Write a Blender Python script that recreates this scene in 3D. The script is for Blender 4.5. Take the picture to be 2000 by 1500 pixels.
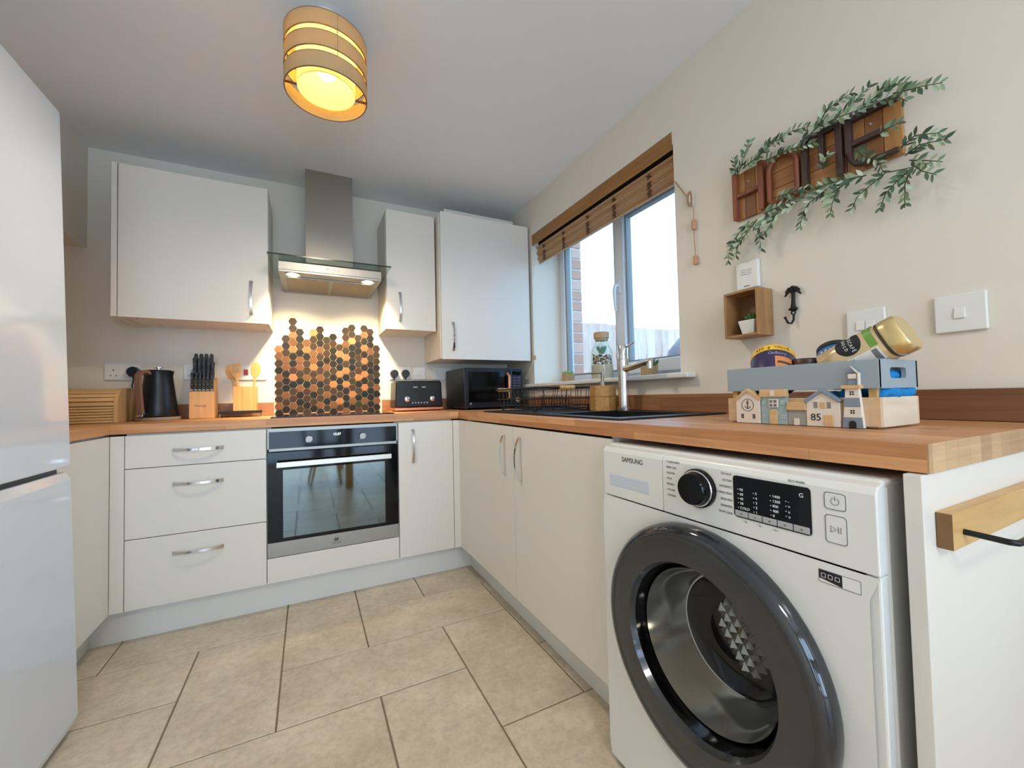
import bpy, bmesh, math, random
from mathutils import Vector, Matrix, Euler
from math import pi, sin, cos, radians, sqrt

for o in list(bpy.data.objects):
    bpy.data.objects.remove(o, do_unlink=True)
SC = bpy.context.scene
COL = SC.collection
random.seed(7)

# ------------------------------------------------------------------ camera
F_PX = 794.37
CAM = Vector((0.1752, -2.2095, 0.9900))
yaw, pitch, roll = radians(26.626), radians(1.741), radians(-1.296)
fw = Vector((sin(yaw)*cos(pitch), cos(yaw)*cos(pitch), sin(pitch)))
r0 = Vector((cos(yaw), -sin(yaw), 0)); u0 = r0.cross(fw)
rt = cos(roll)*r0 + sin(roll)*u0
up = -sin(roll)*r0 + cos(roll)*u0
cd = bpy.data.cameras.new('camera'); cam = bpy.data.objects.new('camera', cd); COL.objects.link(cam)
m3 = Matrix((rt, up, -fw)).transposed()
cam.matrix_world = Matrix.Translation(CAM) @ m3.to_4x4()
cd.sensor_fit = 'HORIZONTAL'; cd.sensor_width = 36.0; cd.lens = F_PX/2000*36.0; cd.clip_start = 0.02
SC.camera = cam

# ------------------------------------------------------------------ world, lights, exposure
W = bpy.data.worlds.new('sky'); SC.world = W; W.use_nodes = True
bg = W.node_tree.nodes['Background']
bg.inputs[0].default_value = (0.38, 0.66, 1.0, 1); bg.inputs[1].default_value = 2.3

def area(name, loc, rot, sx, sy, power, col, portal=False):
    l = bpy.data.lights.new(name, 'AREA'); l.shape = 'RECTANGLE'; l.size = sx; l.size_y = sy
    l.energy = power; l.color = col
    if portal: l.cycles.is_portal = True
    o = bpy.data.objects.new(name, l); COL.objects.link(o); o.location = loc; o.rotation_euler = rot
    return o
area('window_portal', (1.93, -0.425, 1.56), (0, radians(90), 0), 1.05, 1.25, 1, (1, 1, 1), True)
area('patio_daylight', (0.35, -5.16, 1.1), (radians(90), 0, 0), 2.1, 2.1, 29, (0.76, 0.86, 1.0))

vs = SC.view_settings
vs.view_transform = 'Standard'; vs.look = 'None'; vs.exposure = 0.79; vs.gamma = 1.0; vs.use_curve_mapping = False
try: SC.cycles.use_denoising = True; SC.cycles.max_bounces = 8; SC.cycles.adaptive_threshold = .025
except Exception: pass

# ------------------------------------------------------------------ constants
XR, YB, XL, ZC, YR = 1.545, 0.60, -1.146, 2.325, -5.0
XC = 0.9404      # front plane of the right run
XF = -0.5456     # front plane of the left return

# ------------------------------------------------------------------ materials
def lin(c):
    return tuple(((v/255)/12.92 if v/255 <= .04045 else ((v/255+.055)/1.055)**2.4) for v in c)
def nt(name):
    m = bpy.data.materials.new(name); m.use_nodes = True
    return m, m.node_tree, m.node_tree.nodes['Principled BSDF']
def mat(name, c, rough=.5, metal=0., spec=.5, emit=None, es=0., coat=0., bump=0., bscale=200, var=0., vscale=8.):
    m, t, p = nt(name); n = t.nodes; L = t.links
    p.inputs['Base Color'].default_value = (*lin(c), 1)
    p.inputs['Roughness'].default_value = rough; p.inputs['Metallic'].default_value = metal
    p.inputs['Specular IOR Level'].default_value = spec; p.inputs['Coat Weight'].default_value = coat
    if emit: p.inputs['Emission Color'].default_value = (*lin(emit), 1); p.inputs['Emission Strength'].default_value = es
    tc = n.new('ShaderNodeTexCoord')
    if var:
        no = n.new('ShaderNodeTexNoise'); no.inputs['Scale'].default_value = vscale; no.inputs['Detail'].default_value = 4
        L.new(tc.outputs['Object'], no.inputs['Vector'])
        mx = n.new('ShaderNodeMix'); mx.data_type = 'RGBA'
        a = tuple(min(1, v*(1-var)) for v in lin(c)); b = tuple(min(1, v*(1+var)) for v in lin(c))
        mx.inputs[6].default_value = (*a, 1); mx.inputs[7].default_value = (*b, 1)
        L.new(no.outputs['Fac'], mx.inputs[0]); L.new(mx.outputs[2], p.inputs['Base Color'])
    if bump:
        nb = n.new('ShaderNodeTexNoise'); nb.inputs['Scale'].default_value = bscale
        L.new(tc.outputs['Object'], nb.inputs['Vector'])
        b = n.new('ShaderNodeBump'); b.inputs['Strength'].default_value = bump; b.inputs['Distance'].default_value = .002
        L.new(nb.outputs['Fac'], b.inputs['Height']); L.new(b.outputs['Normal'], p.inputs['Normal'])
    return m
def wood(name, c1, c2, axis='X', rough=.45, scale=1., fine=14.):
    m, t, p = nt(name); n = t.nodes; L = t.links
    tc = n.new('ShaderNodeTexCoord'); mp = n.new('ShaderNodeMapping')
    s = {'X': (1.5, fine, fine), 'Y': (fine, 1.5, fine), 'Z': (fine, fine, 1.5)}[axis]
    mp.inputs['Scale'].default_value = tuple(v*scale for v in s)
    no = n.new('ShaderNodeTexNoise'); no.inputs['Scale'].default_value = 2.2; no.inputs['Detail'].default_value = 6; no.inputs['Distortion'].default_value = .6
    cr = n.new('ShaderNodeValToRGB')
    cr.color_ramp.elements[0].position = .3; cr.color_ramp.elements[0].color = (*lin(c1), 1)
    cr.color_ramp.elements[1].position = .72; cr.color_ramp.elements[1].color = (*lin(c2), 1)
    L.new(tc.outputs['Object'], mp.inputs['Vector']); L.new(mp.outputs[0], no.inputs['Vector'])
    L.new(no.outputs['Fac'], cr.inputs['Fac']); L.new(cr.outputs['Color'], p.inputs['Base Color'])
    p.inputs['Roughness'].default_value = rough
    return m
def staves(name, c1, c2, along='X', rough=.40, bw=.42, bh=.042, off=(0, 0)):
    """laminate printed with wooden staves; runs round the front edge"""
    m, t, p = nt(name); n = t.nodes; L = t.links
    tc = n.new('ShaderNodeTexCoord'); sp = n.new('ShaderNodeSeparateXYZ'); L.new(tc.outputs['Object'], sp.inputs[0])
    ad = n.new('ShaderNodeMath'); ad.operation = 'ADD'
    a, b = ('X', 'Y') if along == 'X' else ('Y', 'X')
    L.new(sp.outputs[b], ad.inputs[0]); L.new(sp.outputs['Z'], ad.inputs[1])
    cb = n.new('ShaderNodeCombineXYZ')
    ax = n.new('ShaderNodeMath'); ax.operation = 'ADD'; ax.inputs[1].default_value = off[0]; L.new(sp.outputs[a], ax.inputs[0])
    ay = n.new('ShaderNodeMath'); ay.operation = 'ADD'; ay.inputs[1].default_value = off[1]; L.new(ad.outputs[0], ay.inputs[0])
    L.new(ax.outputs[0], cb.inputs[0]); L.new(ay.outputs[0], cb.inputs[1])
    br = n.new('ShaderNodeTexBrick'); br.inputs['Scale'].default_value = 1; br.inputs['Brick Width'].default_value = bw
    br.inputs['Row Height'].default_value = bh; br.inputs['Mortar Size'].default_value = .0003; br.offset = .37; br.offset_frequency = 2; br.squash = .7; br.squash_frequency = 3
    br.inputs['Color1'].default_value = (*lin(c1), 1); br.inputs['Color2'].default_value = (*lin(c2), 1)
    br.inputs['Mortar'].default_value = (*[v*.6 for v in lin(c2)], 1)
    L.new(cb.outputs[0], br.inputs['Vector'])
    mp = n.new('ShaderNodeMapping'); mp.inputs['Scale'].default_value = (3, 55, 1); L.new(cb.outputs[0], mp.inputs['Vector'])
    no = n.new('ShaderNodeTexNoise'); no.inputs['Scale'].default_value = 1.5; no.inputs['Detail'].default_value = 6; no.inputs['Distortion'].default_value = .8
    L.new(mp.outputs[0], no.inputs['Vector'])
    cr = n.new('ShaderNodeValToRGB'); cr.color_ramp.elements[0].position = .25; cr.color_ramp.elements[0].color = (.76, .72, .68, 1); cr.color_ramp.elements[1].position = .7; cr.color_ramp.elements[1].color = (1.08, 1.08, 1.08, 1)
    L.new(no.outputs['Fac'], cr.inputs['Fac'])
    mx = n.new('ShaderNodeMix'); mx.data_type = 'RGBA'; mx.blend_type = 'MULTIPLY'; mx.inputs[0].default_value = 1
    L.new(br.outputs['Color'], mx.inputs[6]); L.new(cr.outputs['Color'], mx.inputs[7]); L.new(mx.outputs[2], p.inputs['Base Color'])
    p.inputs['Roughness'].default_value = rough
    return m
def thin_glass(name, tint=(1, 1, 1), ior=1.45, rough=0.):
    m = bpy.data.materials.new(name); m.use_nodes = True; t = m.node_tree; n = t.nodes; L = t.links
    n.remove(n['Principled BSDF']); out = n['Material Output']
    tr = n.new('ShaderNodeBsdfTransparent'); tr.inputs[0].default_value = (*tint, 1)
    gl = n.new('ShaderNodeBsdfGlossy'); gl.inputs['Roughness'].default_value = rough
    lw = n.new('ShaderNodeLayerWeight'); lw.inputs['Blend'].default_value = .5
    pw = n.new('ShaderNodeMath'); pw.operation = 'POWER'; pw.inputs[1].default_value = 5; L.new(lw.outputs['Facing'], pw.inputs[0])
    f0 = ((ior-1)/(ior+1))**2
    fr = n.new('ShaderNodeMath'); fr.operation = 'MULTIPLY_ADD'; fr.inputs[1].default_value = 1-f0; fr.inputs[2].default_value = f0; L.new(pw.outputs[0], fr.inputs[0])
    mx = n.new('ShaderNodeMixShader'); L.new(fr.outputs[0], mx.inputs[0]); L.new(tr.outputs[0], mx.inputs[1]); L.new(gl.outputs[0], mx.inputs[2])
    L.new(mx.outputs[0], out.inputs[0])
    return m
def cloth_light(name, c, trans=.5):
    m = bpy.data.materials.new(name); m.use_nodes = True; t = m.node_tree; n = t.nodes; L = t.links
    n.remove(n['Principled BSDF']); out = n['Material Output']
    tc = n.new('ShaderNodeTexCoord'); mp = n.new('ShaderNodeMapping'); mp.inputs['Scale'].default_value = (300, 300, 900)
    no = n.new('ShaderNodeTexNoise'); no.inputs['Scale'].default_value = 1.; L.new(tc.outputs['Object'], mp.inputs[0]); L.new(mp.outputs[0], no.inputs['Vector'])
    mc = n.new('ShaderNodeMix'); mc.data_type = 'RGBA'; mc.inputs[6].default_value = (*[v*.85 for v in lin(c)], 1); mc.inputs[7].default_value = (*[min(1, v*1.1) for v in lin(c)], 1)
    L.new(no.outputs['Fac'], mc.inputs[0])
    d = n.new('ShaderNodeBsdfDiffuse'); tl = n.new('ShaderNodeBsdfTranslucent')
    L.new(mc.outputs[2], d.inputs[0]); L.new(mc.outputs[2], tl.inputs[0])
    mx = n.new('ShaderNodeMixShader'); mx.inputs[0].default_value = trans
    L.new(d.outputs[0], mx.inputs[1]); L.new(tl.outputs[0], mx.inputs[2]); L.new(mx.outputs[0], out.inputs[0])
    return m
def stone_tile():
    m, t, p = nt('stone_tile'); n = t.nodes; L = t.links
    tc = n.new('ShaderNodeTexCoord'); oi = n.new('ShaderNodeObjectInfo')
    va = n.new('ShaderNodeVectorMath'); va.operation = 'ADD'
    cb = n.new('ShaderNodeCombineXYZ'); mu = n.new('ShaderNodeMath'); mu.operation = 'MULTIPLY'; mu.inputs[1].default_value = 37
    L.new(oi.outputs['Random'], mu.inputs[0]); L.new(mu.outputs[0], cb.inputs[0]); L.new(mu.outputs[0], cb.inputs[2])
    L.new(tc.outputs['Object'], va.inputs[0]); L.new(cb.outputs[0], va.inputs[1])
    n1 = n.new('ShaderNodeTexNoise'); n1.inputs['Scale'].default_value = 5; n1.inputs['Detail'].default_value = 8; n1.inputs['Roughness'].default_value = .7
    n2 = n.new('ShaderNodeTexNoise'); n2.inputs['Scale'].default_value = 42; n2.inputs['Detail'].default_value = 6; n2.inputs['Roughness'].default_value = .75
    L.new(va.outputs[0], n1.inputs['Vector']); L.new(va.outputs[0], n2.inputs['Vector'])
    c1 = n.new('ShaderNodeValToRGB'); e = c1.color_ramp.elements; e[0].position = .3; e[0].color = (*lin((200, 183, 158)), 1); e[1].position = .7; e[1].color = (*lin((232, 217, 193)), 1)
    c2 = n.new('ShaderNodeValToRGB'); e = c2.color_ramp.elements; e[0].position = .36; e[0].color = (.72, .70, .67, 1); e[1].position = .56; e[1].color = (1, 1, 1, 1)
    mx = n.new('ShaderNodeMix'); mx.data_type = 'RGBA'; mx.blend_type = 'MULTIPLY'; mx.inputs[0].default_value = .6
    L.new(n1.outputs['Fac'], c1.inputs['Fac']); L.new(n2.outputs['Fac'], c2.inputs['Fac'])
    L.new(c1.outputs['Color'], mx.inputs[6]); L.new(c2.outputs['Color'], mx.inputs[7]); L.new(mx.outputs[2], p.inputs['Base Color'])
    p.inputs['Roughness'].default_value = .38
    return m

M = {}
M['wall'] = mat('wall_paint', (232, 224, 210), .85, bump=.05, bscale=300)
M['ceiling'] = mat('ceiling_paint', (240, 240, 240), .9)
M['cab'] = mat('cabinet_white', (227, 221, 211), .38)
M['cab_side'] = mat('cabinet_carcass', (228, 223, 212), .45)
M['plinth'] = mat('plinth_white', (230, 227, 220), .45)
M['chrome'] = mat('chrome', (225, 225, 228), .12, 1)
M['steel'] = mat('brushed_steel', (160, 155, 146), .42, 1, bump=.02, bscale=60)
M['steel2'] = mat('steel_trim', (158, 157, 152), .42, 1)
M['black'] = mat('black_plastic', (22, 22, 23), .38)
M['blackgloss'] = mat('black_gloss', (8, 8, 9), .07, 0, .28)
M['ovenglass'] = mat('oven_window_glass', (118, 128, 128), .04, 1)
M['blacksatin'] = mat('black_satin_metal', (26, 27, 30), .34, .3)
M['sinkblack'] = mat('composite_black', (24, 25, 28), .42, bump=.05, bscale=900)
M['white'] = mat('white_plastic', (236, 235, 230), .35)
M['whitegloss'] = mat('white_gloss', (218, 224, 232), .14, coat=.4)
M['upvc'] = mat('upvc_white', (226, 230, 236), .3)
M['gasket'] = mat('gasket_grey', (146, 146, 146), .6)
M['glass'] = thin_glass('window_glass', (.97, .99, 1.0))
M['hoodglass'] = thin_glass('hood_glass', (.80, .88, .84), 1.5)
M['glassedge'] = mat('glass_edge', (30, 44, 38), .2)
M['bottleglass'] = thin_glass('bottle_glass', (.88, .95, .94), 1.75)
M['wt_x'] = staves('worktop_staves_x', (224, 166, 114), (194, 132, 86), 'X')
M['wt_y'] = staves('worktop_staves_y', (224, 166, 114), (188, 128, 82), 'Y', off=(.13, .017))
M['wt_end'] = staves('worktop_end_strip', (214, 178, 134), (176, 138, 98), 'X', bw=.045, bh=.3, rough=.4, off=(.02, 0))
M['up_x'] = staves('upstand_staves_x', (168, 116, 76), (122, 82, 54), 'X', bw=.5, bh=.06, off=(.2, .03))
M['up_y'] = staves('upstand_staves_y', (172, 120, 80), (116, 78, 52), 'Y', bw=.5, bh=.06, off=(.1, .01))
M['pine'] = wood('pine', (214, 168, 108), (232, 192, 134), 'X')
M['pine_z'] = wood('pine_upright', (208, 160, 104), (226, 184, 126), 'Z')
M['beech'] = wood('beech', (214, 160, 102), (226, 178, 122), 'Z', fine=20)
M['bamboo'] = wood('bamboo', (206, 152, 82), (226, 178, 108), 'Z', fine=22)
M['bamboo_h'] = wood('bamboo_block', (176, 124, 66), (206, 156, 92), 'Y', fine=20)
M['oak'] = wood('oak', (196, 152, 90), (222, 182, 120), 'X')
M['oak_end'] = mat('oak_end', (128, 92, 56), .6, var=.15, vscale=60)
M['walnut'] = wood('walnut_handle', (112, 80, 64), (148, 110, 90), 'Z', fine=18)
M['copper'] = mat('copper', (214, 150, 122), .3, .85)
M['stone'] = stone_tile()
M['grout'] = mat('grout', (138, 120, 96), .9, var=.2, vscale=30)
M['rope'] = mat('cord', (178, 132, 96), .8)
M['ink'] = mat('black_ink', (24, 24, 26), .6)
M['greyink'] = mat('grey_ink', (120, 120, 122), .6)
M['whiteink'] = mat('white_ink', (225, 228, 230), .5)
M['leaf'] = [mat('leaf_a', (86, 112, 84), .55), mat('leaf_b', (126, 152, 118), .55), mat('leaf_c', (178, 196, 166), .55), mat('leaf_d', (58, 82, 62), .55)]
M['stem'] = mat('stem', (70, 74, 54), .7)
M['succ'] = mat('succulent', (58, 108, 50), .5, var=.3, vscale=40)
M['succ2'] = mat('succulent_pale', (128, 172, 96), .5, var=.25, vscale=60)

# ------------------------------------------------------------------ mesh helpers
class B:
    def __init__(s): s.v = []; s.f = []; s.mi = []; s.cur = 0
    def _add(s, vs, fs):
        o = len(s.v); s.v += [tuple(v) for v in vs]
        for f in fs: s.f.append(tuple(i+o for i in f)); s.mi.append(s.cur)
        return s
    def box(s, x0, x1, y0, y1, z0, z1):
        x0, x1 = min(x0, x1), max(x0, x1); y0, y1 = min(y0, y1), max(y0, y1); z0, z1 = min(z0, z1), max(z0, z1)
        return s._add([(x0,y0,z0),(x1,y0,z0),(x1,y1,z0),(x0,y1,z0),(x0,y0,z1),(x1,y0,z1),(x1,y1,z1),(x0,y1,z1)],
                      [(0,3,2,1),(4,5,6,7),(0,1,5,4),(1,2,6,5),(2,3,7,6),(3,0,4,7)])
    def prism(s, poly, axis, a0, a1):
        a0, a1 = min(a0, a1), max(a0, a1)
        def mk(p, a):
            return {'x': (a, p[0], p[1]), 'y': (p[0], a, p[1]), 'z': (p[0], p[1], a)}[axis]
        n = len(poly); ar = sum(poly[i][0]*poly[(i+1) % n][1]-poly[(i+1) % n][0]*poly[i][1] for i in range(n))
        if (ar < 0) != (axis == 'y'): poly = poly[::-1]
        vs = [mk(p, a0) for p in poly] + [mk(p, a1) for p in poly]
        fs = [tuple(range(n))[::-1], tuple(range(n, 2*n))] + [(i, (i+1) % n, n+(i+1) % n, n+i) for i in range(n)]
        return s._add(vs, fs)
    def cyl(s, p0, p1, r0, r1=None, n=20, cap=True):
        r1 = r0 if r1 is None else r1
        p0 = Vector(p0); p1 = Vector(p1); d = (p1-p0).normalized()
        a = d.orthogonal().normalized(); b = d.cross(a)
        vs = [p0+(a*cos(2*pi*i/n)+b*sin(2*pi*i/n))*r0 for i in range(n)] + [p1+(a*cos(2*pi*i/n)+b*sin(2*pi*i/n))*r1 for i in range(n)]
        fs = [(i, (i+1) % n, n+(i+1) % n, n+i) for i in range(n)]
        if cap: fs += [tuple(range(n))[::-1], tuple(range(n, 2*n))]
        return s._add(vs, fs)
    def lathe(s, prof, c, axis='z', n=32, closed=False, cap=True):
        """prof = [(radius, height)]; axis through c"""
        c = Vector(c)
        vs = []
        for r, h in prof:
            for i in range(n):
                t = 2*pi*i/n; x, y = r*cos(t), r*sin(t)
                vs.append(c + {'z': Vector((x, y, h)), 'x': Vector((h, x, y)), 'y': Vector((y, h, x))}[axis])
        k = len(prof); fs = []
        for j in range(k-1 if not closed else k):
            j2 = (j+1) % k
            for i in range(n):
                i2 = (i+1) % n; fs.append((j*n+i, j*n+i2, j2*n+i2, j2*n+i))
        if not closed and cap:
            if prof[0][0] > 1e-6: fs.append(tuple(range(n))[::-1])
            if prof[-1][0] > 1e-6: fs.append(tuple(range((k-1)*n, k*n)))
        return s._add(vs, fs)
    def tube(s, pts, r, n=8, cap=True):
        P = [Vector(p) for p in pts]; m = len(P); rs = r if isinstance(r, (list, tuple)) else [r]*m
        rings = []; a = None
        for i in range(m):
            d = (P[min(i+1, m-1)]-P[max(i-1, 0)]).normalized()
            a = d.orthogonal().normalized() if a is None else (a-d*a.dot(d)).normalized()
            b = d.cross(a)
            rings += [P[i]+(a*cos(2*pi*k/n)+b*sin(2*pi*k/n))*rs[i] for k in range(n)]
        fs = [(i*n+k, i*n+(k+1) % n, (i+1)*n+(k+1) % n, (i+1)*n+k) for i in range(m-1) for k in range(n)]
        if cap: fs += [tuple(range(n))[::-1], tuple(range((m-1)*n, m*n))]
        return s._add(rings, fs)
    def sphere(s, c, r, n=12, sc=(1, 1, 1)):
        c = Vector(c); m = n//2+2
        pr = [(r*sin(pi*j/(m-1)), -r*cos(pi*j/(m-1))) for j in range(m)]
        vs = []
        for rr, h in pr:
            for i in range(n): vs.append(c+Vector((rr*cos(2*pi*i/n)*sc[0], rr*sin(2*pi*i/n)*sc[1], h*sc[2])))
        fs = [(j*n+i, j*n+(i+1) % n, (j+1)*n+(i+1) % n, (j+1)*n+i) for j in range(m-1) for i in range(n)]
        return s._add(vs, fs)

ORG = {}
def setup(o, parent):
    COL.objects.link(o)
    if parent is not None: o.parent = parent
def part(name, b, m, parent=None, bevel=0., smooth=None, local=False, seg=2):
    """link the collected geometry as one mesh object; world coordinates unless local"""
    me = bpy.data.meshes.new(name)
    off = Vector((0, 0, 0)) if local else ORG.get(parent, Vector((0, 0, 0)))
    me.from_pydata([tuple(Vector(v)-off) for v in b.v], [], b.f)
    bm = bmesh.new(); bm.from_mesh(me); bmesh.ops.remove_doubles(bm, verts=bm.verts, dist=1e-6)
    bmesh.ops.recalc_face_normals(bm, faces=bm.faces); bm.to_mesh(me); bm.free()
    ms = m if isinstance(m, list) else [m]
    for k in ms: me.materials.append(k)
    if len(ms) > 1 and len(me.polygons) == len(b.mi): me.polygons.foreach_set('material_index', b.mi)
    if smooth:
        me.shade_smooth(); me.set_sharp_from_angle(angle=radians(smooth))
    o = bpy.data.objects.new(name, me); setup(o, parent)
    ORG[o] = ORG.get(parent, Vector((0, 0, 0))) if parent is not None else Vector((0, 0, 0))
    if bevel:
        bv = o.modifiers.new('bevel', 'BEVEL'); bv.width = bevel; bv.segments = seg; bv.limit_method = 'ANGLE'; bv.angle_limit = radians(40)
    return o
def tag(o, label, cat, group=None, kind=None):
    o['label'] = label
    if cat: o['category'] = cat
    if group: o['group'] = group
    if kind: o['kind'] = kind
    return o
def thing(name, label, cat, loc, rot=(0, 0, 0), group=None):
    o = bpy.data.objects.new(name, None); COL.objects.link(o); o.location = loc; o.rotation_euler = rot
    o.empty_display_size = .05
    ORG[o] = Vector(loc)
    return tag(o, label, cat, group)
def solo(name, b, m, label, cat, group=None, kind=None, base=None, **k):
    """a thing that is one mesh; base = its origin"""
    org = Vector(base) if base else Vector((0, 0, 0))
    bb = B(); bb.v = [tuple(Vector(v)-org) for v in b.v]; bb.f = b.f; bb.mi = b.mi
    o = part(name, bb, m, None, **k); o.location = org
    ORG[o] = org
    return tag(o, label, cat, group, kind)
def struct(name, b, m, label, **k):
    o = part(name, b, m, None, **k)
    return tag(o, label, None, None, 'structure')
def text(name, s, size, loc, face, m, parent, align='CENTER', ext=.0003, local=False, sx=1., shear=0.):
    c = bpy.data.curves.new(name, 'FONT'); c.body = s; c.size = size; c.align_x = align; c.align_y = 'CENTER'; c.extrude = ext
    c.shear = shear; c.resolution_u = 3
    c.materials.append(m)
    tmp = bpy.data.objects.new(name, c); me = bpy.data.meshes.new_from_object(tmp); bpy.data.objects.remove(tmp); bpy.data.curves.remove(c); me.name = name
    if not me.materials: me.materials.append(m)
    o = bpy.data.objects.new(name, me); setup(o, parent)
    o.rotation_euler = {'-y': (pi/2, 0, 0), '-x': (pi/2, 0, -pi/2), '+x': (pi/2, 0, pi/2)}[face] if isinstance(face, str) else face
    o.location = Vector(loc) - (Vector((0, 0, 0)) if local else ORG.get(parent, Vector((0, 0, 0))))
    o.scale = (sx, 1, 1); ORG[o] = ORG.get(parent, Vector((0, 0, 0)))
    return o
def copy_obj(src, parent, loc=None, rot=None, scale=None):
    o = src.copy(); COL.objects.link(o); o.parent = parent
    if loc is not None: o.location = loc
    if rot is not None: o.rotation_euler = rot
    if scale is not None: o.scale = scale
    return o
def rrect(x0, x1, y0, y1, r, n=4):
    pts = []
    for cx, cy, a in ((x1-r, y1-r, 0), (x0+r, y1-r, 90), (x0+r, y0+r, 180), (x1-r, y0+r, 270)):
        for i in range(n+1):
            t = radians(a+90*i/n); pts.append((cx+r*cos(t), cy+r*sin(t)))
    return pts
def bow_handle(parent, c, axis, nrm, L=.18):
    """chrome bow handle, wider and flatter at its ends, arching off the door"""
    c = Vector(c); a = Vector(axis).normalized(); n = Vector(nrm).normalized(); s = a.cross(n)
    b = B(); K = 18; vs = []
    for i in range(K+1):
        t = -1+2*i/K
        d = .004+.024*(1-t*t)**.8
        w = .0045+.0035*abs(t)**1.5; h = .0022
        p = c+a*(t*L/2)+n*d
        vs += [p+s*w+n*h, p-s*w+n*h, p-s*w-n*h, p+s*w-n*h]
    fs = []
    for i in range(K):
        for k in range(4): fs.append((i*4+k, i*4+(k+1) % 4, i*4+4+(k+1) % 4, i*4+4+k))
    fs += [(0, 1, 2, 3), (K*4+3, K*4+2, K*4+1, K*4)]
    b._add(vs, fs)
    for sg in (-1, 1):
        p = c+a*(sg*(L/2-.006)); b.cyl(p, p+n*.006, .004, n=8)
    return part('handle', b, M['chrome'], parent, smooth=50)

# ================================================================== THE SETTING
# floor: grout bed with herringbone tiles
flo = struct('floor', B().box(XL-.1, XR+.1, YR-.1, YB+.1, -.06, -.0035), M['grout'], 'beige stone tile floor laid in a herringbone of large oblong tiles')
P_ = .304; gx, gy = -.527, .150
tile_mesh = {}
def tile(x0, x1, y0, y1):
    x0 = max(x0, XL); x1 = min(x1, XR); y0 = max(y0, YR); y1 = min(y1, YB)
    if x1-x0 < .02 or y1-y0 < .02: return
    g = .0028; w, h = x1-x0-2*g, y1-y0-2*g; key = (round(w, 3), round(h, 3))
    if key not in tile_mesh:
        b = B(); e = .0015
        b._add([(-w/2,-h/2,-.012),(w/2,-h/2,-.012),(w/2,h/2,-.012),(-w/2,h/2,-.012),(-w/2,-h/2,-e),(w/2,-h/2,-e),(w/2,h/2,-e),(-w/2,h/2,-e),
                (-w/2+e,-h/2+e,0),(w/2-e,-h/2+e,0),(w/2-e,h/2-e,0),(-w/2+e,h/2-e,0)],
               [(0,3,2,1),(8,9,10,11)]+[(i,(i+1)%4,4+(i+1)%4,4+i) for i in range(4)]+[(4+i,4+(i+1)%4,8+(i+1)%4,8+i) for i in range(4)])
        o = part('tile', b, M['stone'], flo); tile_mesh[key] = o
        o.location = ((x0+x1)/2, (y0+y1)/2, 0); return
    copy_obj(tile_mesh[key], flo, ((x0+x1)/2, (y0+y1)/2, random.uniform(-.0004, .0004)))
for j in range(-2, 18):
    y1 = gy-j*P_
    for i in range(-4, 8):
        if (i+j) % 4 == 0: tile(gx+i*P_, gx+(i+2)*P_, y1-P_, y1)
        if (i+j-2) % 4 == 0: tile(gx+i*P_, gx+(i+1)*P_, y1-2*P_, y1)
struct('ceiling', B().box(XL-.1, XR+.3, YR-.1, YB+.1, ZC, ZC+.1), M['ceiling'], 'plain white plastered ceiling of the kitchen')
struct('wall_back', B().box(XL-.1, XR+.3, YB, YB+.12, -.06, ZC), M['wall'], 'off-white painted wall behind the oven and hood')
struct('wall_left', B().box(XL-.1, XL, YR, YB, -.06, ZC), M['wall'], 'off-white painted wall behind the fridge freezer')
# right wall with the window opening
wy0, wy1, wz0, wz1 = -1.028, 0.180, 1.068, 2.085
XO = XR+.345
b = B()
b.box(XR, XR+.25, YR-.1, wy0, -.06, ZC); b.box(XR, XR+.25, wy1, YB+.12, -.06, ZC)
b.box(XR, XR+.25, wy0, wy1, -.06, wz0-.02); b.box(XR, XR+.25, wy0, wy1, wz1, ZC)
struct('wall_right', b, M['wall'], 'off-white painted wall with the window and the wooden word sign')
# rear wall with a glazed patio door opening
px0, px1, pz1 = -.70, 1.40, 2.12
b = B(); b.box(XL-.1, px0, YR-.12, YR, -.06, ZC); b.box(px1, XR+.3, YR-.12, YR, -.06, ZC); b.box(px0, px1, YR-.12, YR, pz1, ZC)
struct('wall_rear', b, M['wall'], 'painted wall behind the camera with the patio door opening')
d1 = part('door_1', B().box(px0, px1, YR-.10, YR-.04, .0, .06).box(px0, px1, YR-.10, YR-.04, pz1-.06, pz1).box(px0, px0+.06, YR-.10, YR-.04, 0, pz1).box(px1-.06, px1, YR-.10, YR-.04, 0, pz1).box(.30, .40, YR-.10, YR-.04, 0, pz1), M['upvc'])
tag(d1, 'white glazed patio door at the dining end of the room', None, None, 'structure')
part('pane', B().box(px0+.06, .30, YR-.074, YR-.068, .06, pz1-.06), M['glass'], d1)
part('pane', B().box(.40, px1-.06, YR-.074, YR-.068, .06, pz1-.06), M['glass'], d1)
# bulkhead boxing above the fridge
struct('trim_1', B().box(XL, -.833, -.40, YB, 1.80, ZC), M['wall'], 'boxed-in bulkhead under the ceiling above the fridge corner')
# plinths
struct('baseboard_back', B().box(XF-.086+.0, XC+.086, .086, .104, 0, .15), M['plinth'], 'white plinth board under the oven run')
struct('baseboard_right', B().box(XC+.086, XC+.104, -1.30, .086, 0, .15), M['plinth'], 'white plinth board under the sink cabinet')
struct('baseboard_left', B().box(XF-.104, XF-.086, -.45, .104, 0, .15), M['plinth'], 'short white plinth board beside the fridge freezer')
# window sill board
o = struct('trim_2', B().prism([(XR-.052, wy0-.075), (XR-.052, wy1+.085), (XR-.0005, wy1+.085), (XR-.0005, wy1-.0005), (XR+.218, wy1-.0005), (XR+.218, wy0+.0005), (XR-.0005, wy0+.0005), (XR-.0005, wy0-.075)], 'z', wz0-.0195, wz0+.002), M['white'], 'white window sill board with rounded nose and projecting ends', bevel=.006, seg=3)

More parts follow.
